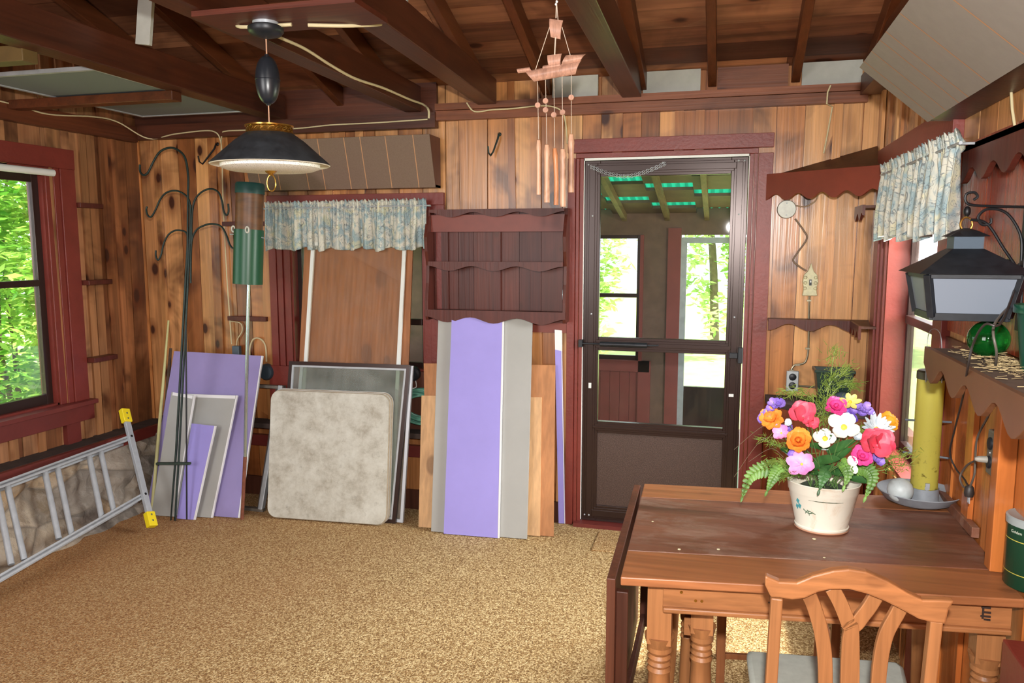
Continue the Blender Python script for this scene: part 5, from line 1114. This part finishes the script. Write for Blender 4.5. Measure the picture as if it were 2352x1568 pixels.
# ------------------------------------------------------------------ lantern on scroll bracket
LZ = lambda x, y, Y=2.14: onY(Y, x, y)
lan = thing('wall_lantern', 'black lantern with frosted panes hanging from the scroll bracket on the right', 'lantern', LZ(2205, 722))
c0 = LZ(2205, 722); top_c = LZ(2206, 620)
def fr_ring(cx_, cy_, z, w_): return [V((cx_+sx*w_, cy_+sy*w_, z)) for sx, sy in ((-1,-1),(1,-1),(1,1),(-1,1))]
lx_, ly_ = c0.x, 2.14
import mathutils
def rot(pts, ang): 
    R_ = Matrix.Rotation(ang, 3, 'Z'); c = V((lx_, ly_, 0)); return [R_ @ (p-c)+c for p in pts]
ANG = math.radians(0)
wT = .098; wB = .080; zB_, zT2 = LZ(2210, 722).z, LZ(2210, 628).z
def rg(z, w_): return rot(fr_ring(lx_, ly_, z, w_), ANG)
def bars(m, r1, r2, t_):
    for i in range(4): m.bar(r1[i], r2[i], t_, t_)
m = MB(); A, B = rg(zB_, wB), rg(zT2, wT); bars(m, A, B, .016)
for r_ in (A, B):
    for i in range(4): m.bar(r_[i], r_[(i+1) % 4], .012, .018)
m.hexa(rg(zB_-.004, wB)+rg(zB_, wB)); m.build('lantern_frame', blackm, lan, bevel=.001)
for i in range(4):
    m = MB(); q = [A[i], A[(i+1) % 4], B[(i+1) % 4], B[i]]; cc_ = sum(q, V((0,0,0)))/4; q = [p.lerp(cc_, .04) for p in q]; n_ = (q[1]-q[0]).cross(q[3]-q[0]).normalized()*.002; m.hexa(q+[p+n_ for p in q]); m.build('frosted_pane', frost, lan)
zR, zN, zN2 = LZ(2205, 622).z, LZ(2205, 571).z, LZ(2205, 543).z
m = MB(); e, f_ = rg(zR-.004, wT+.024), rg(zN, .034); m.hexa(e+f_); m.build('lantern_roof', blackm, lan, bevel=.001)
m = MB(); m.hexa(rg(zN, .032)+rg(zN2, .032)); m.build('vent_box', plain('slate_blue_metal', C(50,66,80), .4, .2), lan)
m = MB(); m.hexa(rg(zN2, .044)+rg(zN2+.014, .020)); m.lathe([(.046, zN2), (.03, zN2+.012), (.008, zN2+.02)], (lx_, ly_, 0), 24); m.build('lantern_cap', blackm, lan, smooth=True)
rc = LZ(2203, 510); m = MB(); m.tube([V((lx_+.013*math.cos(a), ly_, zN2+.03+.016*math.sin(a))) for a in [k*math.pi/10 for k in range(21)]], .0025, 8, caps=False); m.build('hanging_ring', brass, lan, smooth=True)
PX = XR-.016; hookz = LZ(2203, 452).z; bkt = thing('scroll_bracket', 'black wrought iron scroll bracket screwed to the right wall, carrying the lantern', 'bracket', (PX, ly_, 1.6))
m = MB(); pz0, pz1 = LZ(2318, 740).z-.02, LZ(2318, 420).z; m.box(PX-.006, PX, ly_-.014, ly_+.014, pz0, pz1); m.build('back_plate', iron, bkt, bevel=.002)
zA = LZ(2203, 473).z
def sp3(pts, r, nm): m = MB(); m.tube(spline([V((x, ly_, z)) for x, z in pts], 6), r, 8); m.build(nm, iron, bkt, smooth=True)
sp3([(PX-.006, zA-.004), ((PX+lx_)/2, zA-.002), (lx_+.01, zA+.002), (lx_-.005, zA+.012), (lx_-.004, zA+.028), (lx_+.012, zA+.032), (lx_+.02, zA+.022), (lx_+.012, zA+.014)], .0032, 'arm_scroll')
sp3([(PX-.006, zA-.13), (PX-.012, zA-.07), (PX-.045, zA-.018), (PX-.085, zA-.008), (PX-.105, zA-.026), (PX-.095, zA-.045), (PX-.078, zA-.042), (PX-.078, zA-.030)], .0034, 'brace_scroll')
sp3([(lx_+.008, zN2+.04), (lx_+.045, zN2+.03), (lx_+.085, zN2-.03), (PX-.01, zN2-.08)], .0035, 'lower_brace')
sp3([(PX-.012, zA-.24), (PX-.055, zA-.19), (PX-.06, zA-.15), (PX-.035, zA-.13), (PX-.022, zA-.15), (PX-.034, zA-.165)], .003, 'leaf_scroll')
sp3([(PX-.008, zA-.14), (PX-.03, zA-.17), (PX-.02, zA-.21), (PX-.008, zA-.25)], .005, 'leaf_scroll')
m = MB(); m.tube([(lx_, ly_, zA-.002), (lx_, ly_, zN2+.046)], .0022, 6); m.ball((lx_, ly_, zA-.02), .006, 8); m.ball((lx_, ly_, zN2+.06), .008, 8, 1.6); m.build('chain_link', iron, bkt, smooth=True)
# cords
def cord(lab, pts, r, mt): m = MB(); return tag(m.tube(spline(pts, 7), r, 7).build('cable', mt, smooth=True), lab, 'cable')
cx = lambda X, x, y: onX(X, x, y)
cord('black lantern cord hanging past the shelf down to the plug on the table', [V((PX-.01, ly_, 1.52)), cx(.55, 2300, 740), cx(.515, 2262, 745), cx(.512, 2235, 790), cx(.512, 2222, 850), cx(.58, 2212, 910), cx(.62, 2192, 990), cx(.64, 2182, 1040), cx(.655, 2195, 1075), cx(.66, 2215, 1100), cx(.66, 2224, 1118)], .0026, rubber)
cord('grey cord from above the shelf curling to the same plug', [V((PX-.01, ly_, 1.47)), cx(.56, 2284, 745), cx(.56, 2289, 812), cx(.60, 2284, 860), cx(.62, 2280, 905), cx(.64, 2272, 950), cx(.65, 2245, 1005), cx(.66, 2240, 1060), cx(.66, 2238, 1090), cx(.66, 2228, 1118)], .0028, plain('grey_cord', C(92,86,78), .5))
cord('coiled grey cord loop above the plug on the table', [cx(.682, 2282, 1056), cx(.67, 2262, 1054), cx(.66, 2230, 1062), cx(.655, 2212, 1080), cx(.65, 2205, 1098), cx(.655, 2212, 1116), cx(.66, 2222, 1122)], .003, plain('grey_brown_cord', C(84,72,64), .5))
pg = thing('power_plug', 'black electric plug dangling beside the feeder tray', 'plug', cx(.66, 2226, 1130)); m = MB(); p = cx(.66, 2226, 1130); p.z = max(p.z, TZ+.045); m.lathe([(.006, .02), (.011, .014), (.013, -.002), (.011, -.012)], p, 14); m.build('plug_body', rubber, pg, smooth=True)
for s in (-1, 1):
    m = MB(); m.box(p.x-.001, p.x+.001, p.y+s*.006-.003, p.y+s*.006+.003, p.z-.030, p.z-.012); m.build('prong', alumat, pg)
a = onX(XR-.03, 2280, 1040); outlet('wall_outlet', 'steel double outlet on the honey coloured boards of the right wall', PR, a.y, a.z, .055, .115, mt=plain('grey_steel_outlet', C(128,124,112), .45, .6))
m = MB(); m.lathe([(.009, 0), (.008, .02), (.004, .028)], PR(a.y, .042, a.z-.018), 12, axis=(-1, 0, 0)); tag(m.build('white_plug', plain('pale_plug', C(150,146,136), .5), smooth=True), 'pale plug pushed into the steel outlet on the right wall', 'plug')
# ------------------------------------------------------------------ tray, cup, ball, tube feeder
gm = plain('grey_enamelled_metal', C(150,156,164), .55, .1, var=.16, vs=24)
tc = V((.605, 2.655, TZ)); fd = thing('tube_bird_feeder', 'tall yellow tube bird feeder standing in its grey tray on the table', 'bird feeder', tc)
m = MB(); m.lathe([(.075, .004), (.100, .016), (.118, .040), (.121, .042), (.119, .044), (.098, .022), (.07, .011), (.004, .010)], tc, 48); m.build('tray', gm, fd, smooth=True)
fx = V((.622, 2.665, TZ)); m = MB(); m.lathe([(.044, .011), (.043, .052), (.040, .052), (.036, .045), (.004, .044)], fx, 36); m.build('cup', gm, fd, smooth=True)
ym = NT('yellowed_clear_plastic'); nz_ = ym.noise(ym.co((1,1,1)), 70, 3, .6); zc_ = ym.n('SeparateXYZ', {0: ym.n('TexCoord').outputs['Object']}).outputs[2]
ym.set(Base_Color=ym.mix(ym.math('MULTIPLY', ym.fr(nz_, .60, .66, 0, 1), ym.fr(zc_, .26, .06, 0, 1)), C(214,206,104), C(86,72,26)), Roughness=.3)
tls = ym.n('BsdfTranslucent', {'Color': C(252,246,170)}); mx_ = ym.n('MixShader', {0: .5, 1: ym.b.outputs[0], 2: tls.outputs[0]}); ym.t.links.new(mx_.outputs[0], ym.t.nodes['Material Output'].inputs[0])
tz = onY(2.665, 2140, 852).z; rt = .039; m = MB(); m.lathe([(rt, TZ+.046), (rt, tz)], (fx.x, fx.y, 0), 40, caps=False); m.lathe([(rt-.002, TZ+.046), (rt-.002, tz)], (fx.x, fx.y, 0), 40, caps=False); m.build('seed_tube', ym.m, fd, smooth=True)
m = MB(); m.lathe([(rt+.002, tz-.024), (rt+.002, tz-.002), (rt-.003, tz+.003), (.004, tz+.004)], (fx.x, fx.y, 0), 40); m.build('lid', plain('tarnished_lid', C(86,84,66), .4, .6, var=.2), fd, smooth=True)
m = MB(); zt_ = onY(2.665, 2140, 755).z; m.tube(spline([(fx.x-.022, fx.y-.036, tz-.03), (fx.x-.023, fx.y-.03, tz+.03), (fx.x-.018, fx.y-.01, zt_-.02), (fx.x, fx.y, zt_), (fx.x+.018, fx.y-.005, zt_-.02), (fx.x+.023, fx.y-.02, tz+.03), (fx.x+.022, fx.y-.037, tz-.03)], 6), .0013, 6); m.build('wire_handle', alumat, fd, smooth=True)
for yy_, ang_ in ((967, 0), (1046, .35)):
    z = onY(2.66, 2130, yy_).z; m = MB(); d = V((math.cos(ang_), math.sin(ang_)*-1, 0)); m.tube([V((fx.x, fx.y, z))-d*.066, V((fx.x, fx.y, z))+d*.066], .0035, 8); m.build('perch', plain('grey_perch', C(104,112,122), .4, .3), fd, smooth=True)
m = MB(); m.box(fx.x-.006, fx.x+.006, fx.y-rt-.006, fx.y-rt, TZ+.055, TZ+.075); m.lathe([(.006, 0), (.007, .004)], (fx.x-.002, fx.y-rt-.004, TZ+.06), 10, axis=(0, -1, 0)); m.build('catch', alumat, fd)
m = MB(); bc = V((.541, 2.60, TZ+.054)); m.ball(bc, .038, 20); o = m.build('pale_ball', plain('pale_blue_grey_ball', C(196,206,208), .45, var=.14, vs=40), smooth=True); tag(o, 'pale blue-grey ball resting in the left side of the feeder tray', 'ball')
# ------------------------------------------------------------------ coffee can
cc_ = V((.638, 1.935, TZ)); can_ = thing('coffee_can', 'dark green coffee can with clear lid cut off by the right edge of the photo', 'can', cc_)
cc_.x = onZ(TZ, 2285, 1310).x+.062; cc_.y = 2.06; can_.location = cc_; WO[can_.name] = V(cc_); H_ = .165; rr = .066
cm = NT('green_can_print'); zc_ = cm.n('SeparateXYZ', {0: cm.n('TexCoord').outputs['Object']}).outputs[2]
def band(z, w_): return cm.fr(cm.math('ABSOLUTE', cm.math('SUBTRACT', zc_, z)), w_, w_*.7, 0, 1)
col = cm.mix(cm.math('MAXIMUM', band(.118, .0012), band(.038, .0012)), C(18,58,40), C(190,180,80)); cm.set(Base_Color=col, Roughness=.25); 
m = MB(); m.lathe([(rr-.002, .001), (rr, .004), (rr, H_)], cc_, 48); m.build('can_body', cm.m, can_, smooth=True)
m = MB(); m.lathe([(rr+.002, H_-.012), (rr+.003, H_+.004), (rr-.001, H_+.007), (rr-.012, H_+.004), (.004, H_+.004)], cc_, 48); m.build('plastic_lid', plain('milky_plastic_lid', C(150,158,158), .35), can_, smooth=True)
def letter(txt, mt, par, ang0, z, size):
    """raised print wrapped round the can"""
    cu = bpy.data.curves.new('t', 'FONT'); cu.body = txt; cu.size = size; cu.extrude = .0002; to = bpy.data.objects.new('t', cu); sc.collection.objects.link(to)
    dg = bpy.context.evaluated_depsgraph_get(); me = bpy.data.meshes.new_from_object(to.evaluated_get(dg)); bpy.data.objects.remove(to)
    m = MB(); vs = []
    for v in me.vertices:
        a = ang0+v.co.x/rr; R_ = rr+.0004+max(0, v.co.z); vs.append(cc_+V((R_*math.cos(a), R_*math.sin(a), z+v.co.y)))
    m.add(vs, [tuple(p.vertices) for p in me.polygons]); m.build('printed_lettering', mt, par)
letter('Golden', plain('pale_can_print', C(200,206,190), .4), can_, math.radians(196), .136, .010)
# strip of red cabinet under the table at the right
m = MB(); m.box(XR-.06, XR-.003, 1.4, 1.95, .02, .70); tag(m.build('red_side_panel', redp, bevel=.003), 'dark red board against the right wall under the table end', 'panel')
# ------------------------------------------------------------------ flower arrangement
PC = V((.286, 2.345, TZ)); far = thing('flower_arrangement', 'white bucket pot of colourful artificial flowers and ferns on the table', 'flower pot', PC)
potm = NT('weathered_white_bucket'); pn = potm.noise(potm.co((1,1,1)), 11, 7, .7, 1.2); p2 = potm.noise(potm.co((1,1,3)), 16, 4, .6)
pcx = potm.mix(potm.fr(pn, .52, .74, 0, .8), C(226,222,206), C(196,162,124)); potm.set(Base_Color=pcx, Roughness=.45)
m = MB(); SXo, SYo = 1.0, .92
m.lathe([(.070, .002), (.073, .006), (.074, .012), (.0715, .014), (.0935, .112), (.0955, .114), (.0985, .138), (.1005, .140), (.0985, .142), (.094, .138), (.086, .110), (.004, .108)], PC, 56, sx=SXo, sy=SYo); m.build('bucket_pot', potm.m, far, smooth=True, ang=50)
m = MB(); m.lathe([(.0705, -.0), (.0745, .003), (.0745, .007)], PC, 56, sx=SXo, sy=SYo, caps=False); m.build('pot_base_rim', plain('rust_stained_rim', C(188,140,112), .5), far, smooth=True)
m = MB()
def onpot(u, v): # u angle, v height
    r_ = (.0715+(.0935-.0715)*(v-.014)/.098)+.0008; return PC+V((r_*math.cos(u), r_*SYo*math.sin(u), v))
def paint(nm, pts, r, mt):
    m = MB(); m.tube(spline([onpot(math.radians(u), v) for u, v in pts], 5), r, 5); m.build(nm, mt, far, smooth=True)
pgreen = plain('painted_green', C(66,96,70), .5); pteal = plain('painted_teal', C(70,150,158), .5)
paint('painted_leaf', [(228, .070), (234, .063), (240, .060), (247, .064)], .0013, pgreen); paint('painted_leaf', [(232, .058), (236, .066), (243, .066), (252, .060)], .0011, pgreen); paint('painted_leaf', [(236, .070), (239, .062), (240, .054)], .0009, pgreen)
m = MB(); 
for u0, v0 in ((216, .088), (212, .070), (219, .074)): m.add([onpot(math.radians(u0-4), v0), onpot(math.radians(u0), v0+.010), onpot(math.radians(u0+5), v0+.004), onpot(math.radians(u0+1), v0-.008)], [(0, 1, 2, 3)])
m.build('painted_flower', pteal, far)
m = MB(); m.lathe([(.086, .100), (.06, .122), (.02, .128), (.002, .128)], PC, 30, caps=False); m.build('moss', plain('dark_moss', C(44,58,34), .9, var=.4, vs=60), far, smooth=True)
FYc = 2.345
fp = lambda x, y, dy=0: onY(FYc+dy, x, y)
stemg = plain('stem_green', C(84,116,60), .55); hub = PC+V((0, 0, .11))
def leafm(nm, a, b, mt=None):
    t = NT(nm); t.set(Base_Color=t.ramp(t.noise(t.co(), 24, 3), [(.3, a), (.7, b)]), Roughness=.45); return t.m
L_fern = leafm('fern_green', C(60,96,34), C(120,164,70)); L_dark = leafm('broad_leaf_green', C(34,72,34), C(66,112,56)); L_asp = leafm('asparagus_fern_green', C(84,112,40), C(150,168,80))
def petal(m, c, d, n, L, W, cup=.3, k=6, tipw=.5, skew=1.):
    """one petal: base c, direction d, facing n"""
    d = V(d).normalized(); n = (V(n)-d*V(n).dot(d)).normalized(); s = d.cross(n); vs = []
    for i in range(k+1):
        t_ = i/k; w_ = W*.5*math.sin(math.pi*min(1, (t_*.90+.07)**skew))**.6; p = c+d*L*t_+n*cup*L*(t_*t_)
        vs += [p-s*w_+n*W*.15, p-n*W*.08*(1-t_), p+s*w_+n*W*.15]
    fs = []
    for i in range(k): a = i*3; fs += [(a, a+1, a+4, a+3), (a+1, a+2, a+5, a+4)]
    m.add(vs, fs)
def stem(nm, p, par):
    m = MB(); b = hub+V((random.uniform(-.04, .04), random.uniform(-.03, .03), 0)); m.tube(spline([b, b.lerp(p, .5)+V((0, 0, .02)), p], 5), .0014, 5); m.build(nm, stemg, par, smooth=True)
def frame(p):
    n = (p-(PC+V((0, .03, .12)))).normalized()*.55+(CAM-p).normalized()*.75; n.normalize(); u = n.orthogonal().normalized(); return n, u, n.cross(u)
r = random.Random(12)
def rings(nm, p, mt, spec, sub=None, ctr=None):
    """spec: list of (count, length, width, lift, offset)"""
    n, u, v = frame(p); m = MB()
    for cnt, L, W, lift, off in spec:
        for i in range(cnt):
            a = 2*math.pi*(i+off)/cnt+r.uniform(-.12, .12); d = (u*math.cos(a)+v*math.sin(a))*math.cos(lift)+n*math.sin(lift); petal(m, p+n*off*.001, d, n, L*1.36*r.uniform(.88, 1.1), W*1.75, r.uniform(.0, .25), skew=1.5)
    o = m.build(nm, mt, far, smooth=True, ang=180); stem('stem', p-n*.004, o)
    if ctr: m = MB(); m.ball(p+n*.003, ctr[0], 6); m.build('flower_centre', ctr[1], o, smooth=True)
    return o
def pm(nm, a, b, s=20): return leafm(nm, a, b)
pink = pm('hot_pink_petals', C(226,60,140), C(244,98,170)); coral = pm('coral_pink_petals', C(222,62,92), C(242,104,124)); orange = pm('orange_petals', C(240,124,44), C(252,170,70)); gold = pm('golden_petals', C(226,150,30), C(240,180,60)); violet = pm('violet_petals', C(120,88,190), C(176,146,224))
lil = pm('pink_lily_petals', C(230,120,190), C(246,190,224)); whitep = pm('white_petals', C(232,232,220), C(246,246,240)); yell = pm('yellow_petals', C(236,196,40), C(246,214,80)); sil = pm('silver_daisy_petals', C(186,200,208), C(224,230,232)); pale_y = pm('pale_yellow_petals', C(216,206,110), C(236,226,150))
rings('carnation', fp(1835, 1013, -.085), orange, [(14, .026, .016, .15, 0), (12, .021, .014, .55, .5), (9, .014, .012, 1.0, .2)])
rings('carnation', fp(1773, 962, -.03), orange, [(9, .026, .014, .1, 0), (7, .018, .012, .6, .5)])
rings('carnation', fp(2035, 972, .0), gold, [(12, .024, .014, .15, 0), (10, .018, .012, .6, .5)])
rings('carnation', fp(1920, 935, -.02), pink, [(12, .023, .014, .15, 0), (10, .018, .012, .6, .5), (6, .011, .010, 1.0, .2)])
rings('carnation', fp(1978, 1048, -.07), pink, [(12, .022, .014, .1, 0), (10, .017, .012, .6, .5), (6, .011, .01, 1.0, .2)])
rings('daisy', fp(2012, 985, -.02), sil, [(16, .034, .0065, .2, 0), (14, .028, .006, .45, .5)], ctr=(.006, yell))
rings('lily', fp(1842, 1066, -.09), lil, [(6, .030, .017, .25, 0)], ctr=(.004, yell))
rings('lily', fp(1795, 995, -.05), lil, [(6, .020, .012, .3, 0)], ctr=(.003, yell))
rings('lily', fp(1950, 930, .03), lil, [(5, .020, .012, .3, 0)], ctr=(.003, yell))
rings('narcissus', fp(1938, 982, -.05), whitep, [(4, .032, .024, .15, .1)], ctr=(.009, yell))
rings('narcissus', fp(1895, 1008, -.04), whitep, [(4, .024, .018, .2, .4)], ctr=(.008, yell))
rings('yellow_blossom', fp(1952, 924, -.01), pale_y, [(6, .022, .009, .3, 0)], ctr=(.005, yell))
rings('small_white_blossom', fp(1955, 1060, -.08), whitep, [(6, .013, .010, .4, 0)]); rings('small_white_blossom', fp(1968, 1004, -.06), sil, [(9, .012, .008, .5, 0)]); rings('small_white_blossom', fp(1812, 972, -.05), sil, [(7, .010, .007, .5, 0)]); rings('small_white_blossom', fp(1960, 1078, -.09), whitep, [(5, .010, .009, .4, 0)])
def bud(p, mt, s=1., sub='petal_cup'):
    n, u, v = frame(p); m = MB(); ax_ = (n*.3+V((0, 0, 1))).normalized()
    for i in range(3): a = 2*math.pi*i/3+.4; d = (u*math.cos(a)+v*math.sin(a))*.55+ax_*.8; petal(m, p, d, n+d*.2, .050*s, .050*s, -.25, skew=1.3)
    for i in range(3): a = 2*math.pi*i/3+1.4; d = (u*math.cos(a)+v*math.sin(a))*.95+ax_*.5; petal(m, p, d, n, .046*s, .044*s, .15, skew=1.3)
    o = m.build('tulip', mt, far, smooth=True, ang=180); stem('stem', p, o)
bud(fp(1845, 958, -.05), coral, .95); bud(fp(1866, 976, -.07), coral, .5); bud(fp(2006, 1028, -.07), coral, 1.05); bud(fp(2022, 1020, -.06), coral, .9)
def cluster(pts, mt, par_nm='violet_cluster'):
    m = MB(); r2 = random.Random(len(pts)); ps = [fp(x, y, dy) for x, y, dy in pts]
    for p in ps:
        n, u, v = frame(p)
        for i in range(5): a = 2*math.pi*i/5+r2.random(); petal(m, p, (u*math.cos(a)+v*math.sin(a))*.9+n*.4, n, .017, .017, .2, 4, skew=1.4)
    o = m.build(par_nm, mt, far, smooth=True, ang=180); stem('stem', ps[0], o)
cluster([(1765, 950, -.02), (1755, 958, -.02), (1772, 940, -.02), (1783, 932, -.02), (1790, 925, -.02), (1796, 930, -.02), (1752, 965, -.02), (1775, 926, -.02)], violet)
cluster([(1960, 945, 0), (1972, 938, 0), (1984, 942, 0), (1996, 948, 0), (1990, 936, 0), (1978, 950, 0), (1966, 934, .0)], violet)
cluster([(1952, 958, -.01), (1944, 950, -.01), (1958, 965, -.01)], pm('deep_violet_petals', C(92,64,170), C(140,110,210)))
cluster([(1830, 1048, -.07), (1822, 1044, -.07)], violet); cluster([(2010, 1052, -.05), (2018, 1060, -.05)], violet); cluster([(1800, 988, -.03), (1812, 985, -.03)], violet)
# broad leaves
def broad(a, b, w_, dy0=0, dy1=-.05):
    p, q = fp(*a, dy0), fp(*b, dy1); m = MB(); n = (CAM-p).normalized()+V((0, 0, .6)); petal(m, p, q-p, n, (q-p).length, w_, -.12, 10); m.build('broad_leaf', L_dark, far, smooth=True, ang=180)
for a in [((1900, 1050), (1862, 1078), .030), ((1905, 1060), (1950, 1030), .030), ((1880, 1030), (1905, 1000), .026), ((1890, 1070), (1935, 1090), .028), ((1930, 1085), (1992, 1105), .030), ((1830, 1050), (1798, 1030), .026), ((1900, 1040), (1960, 1010), .028), ((1870, 1060), (1925, 1052), .032), ((1850, 1075), (1880, 1088), .026), ((1905, 1030), (1860, 1020), .024)]: broad(*a)
# fern fronds
def frond(pts, W, dys, n=15, mt=L_fern):
    cs = spline([fp(x, y, d) for (x, y), d in zip(pts, dys)], 8); m = MB(); m.tube(cs, .0012, 4)
    N_ = len(cs)
    for i in range(n):
        t_ = (i+1)/(n+1); k = t_*(N_-1); p = cs[int(k)].lerp(cs[min(N_-1, int(k)+1)], k % 1); d = (cs[min(N_-1, int(k)+1)]-cs[max(0, int(k)-1)]).normalized()
        nn = (CAM-p).normalized(); s = d.cross(nn).normalized(); L = W*math.sin(math.pi*min(1, .25+.75*t_))**.7*(1.15-t_*.55)
        for sg in (-1, 1): petal(m, p, s*sg+d*.55, nn, L, .013, -.12, 4)
    petal(m, cs[-2], cs[-1]-cs[-2], (CAM-cs[-1]), .02, .008, 0, 3)
    m.build('fern_frond', mt, far, smooth=True, ang=180)
frond([(1840, 1075), (1770, 1075), (1725, 1092), (1705, 1142)], .030, [0, -.03, -.05, -.06]); frond([(1850, 1080), (1800, 1075), (1778, 1095), (1762, 1128)], .026, [0, -.05, -.08, -.1])
frond([(1950, 1075), (1985, 1075), (2004, 1098), (1988, 1142)], .026, [0, -.05, -.08, -.1]); frond([(1900, 1080), (1895, 1085), (1890, 1100), (1882, 1125)], .020, [-.02, -.09, -.10, -.11], 9, L_dark)
frond([(1930, 1060), (1942, 1070), (1948, 1090), (1940, 1115)], .020, [-.02, -.08, -.10, -.11], 9, L_fern)
# asparagus-like sprays
def spray(pts, dys, n=90, L=.022, spread=.02, seed=1):
    r3 = random.Random(seed); cs = spline([fp(x, y, d) for (x, y), d in zip(pts, dys)], 8); m = MB(); m.tube(cs, .0012, 4); N_ = len(cs)
    for i in range(n):
        k = r3.uniform(.15, 1)**.8*(N_-1.01); p = cs[int(k)].lerp(cs[int(k)+1], k % 1)+V((r3.gauss(0, 1), r3.gauss(0, 1), r3.gauss(0, .6)))*spread*.45; d = (cs[int(k)+1]-cs[int(k)]).normalized()+V((r3.gauss(0, .8), r3.gauss(0, .8), r3.gauss(0, .6)))
        d.normalize(); s = d.orthogonal().normalized()*.0011; l = L*r3.uniform(.5, 1.1); m.add([p-s, p+s, p+d*l+s*.3, p+d*l-s*.3], [(0, 1, 2, 3)]); s2 = d.cross(s).normalized()*.0011; m.add([p-s2, p+s2, p+d*l+s2*.3, p+d*l-s2*.3], [(0, 1, 2, 3)])
    m.build('asparagus_sprig', L_asp, far)
for i, a in enumerate([([(1890, 1060), (1892, 960), (1905, 880), (1918, 802)], (0, .03, .03, .03), 240, .024, .026), ([(1890, 960), (1870, 920), (1835, 900), (1800, 905)], (0, .01, .01, 0), 170, .022, .026), ([(1895, 930), (1920, 895), (1945, 880), (1962, 888)], (.02, .03, .03, .03), 140, .022, .024),
        ([(1895, 900), (1915, 870), (1940, 852), (1952, 842)], (.02, .03, .03, .03), 110, .02, .022), ([(1880, 1040), (1830, 1040), (1780, 1020), (1748, 1008)], (0, -.02, -.02, -.02), 150, .022, .022), ([(1960, 1060), (2010, 1060), (2050, 1050), (2085, 1040)], (0, -.02, -.01, 0), 120, .02, .03),
        ([(1970, 1070), (2020, 1080), (2050, 1070), (2080, 1068)], (0, -.03, -.02, 0), 100, .018, .03), ([(1870, 1070), (1820, 1075), (1790, 1060), (1765, 1062)], (0, -.04, -.05, -.05), 150, .02, .022), ([(1890, 1030), (1882, 980), (1890, 950), (1880, 930)], (-.03, -.03, -.03, -.03), 150, .022, .03), ([(1870, 1082), (1840, 1085), (1815, 1088), (1802, 1094)], (-.05, -.09, -.1, -.1), 110, .018, .018), ([(1930, 1040), (1950, 1000), (1975, 990), (1985, 980)], (0, 0, 0, 0), 90, .018, .02)]): spray(*a, seed=i+3)
m = MB()
for pts in ([(1800, 1000), (1760, 975), (1686, 1032)], [(1800, 1010), (1750, 1010), (1686, 1095)], [(1800, 1050), (1770, 1030), (1720, 1060)]): m.tube(spline([fp(*p, -.03) for p in pts], 8), .0006, 4)
m.build('dry_grass_blade', plain('dry_grass', C(112,98,76), .7), far)
# crumbs and paint flecks on the table
r = random.Random(5)
for i, (x, y) in enumerate([(1499, 1198), (1560, 1262), (1870, 1238), (1893, 1281), (1650, 1262)]):
    p = onZ(TZ, x, y); m = MB(); m.ball(p+V((0, 0, .0012)), .0035+.001*(i % 3), 6, .35); tag(m.build('paint_fleck', plain('fleck', C(214,208,170), .7)), ['white paint fleck near the far left corner of the table top', 'pale fleck on the left half of the table top', 'whitish smear fleck just below the flower pot', 'yellowish flat fleck on the front board of the table', 'tiny pale fleck in the middle left of the table'][i], 'fleck', 'flecks on the table top')
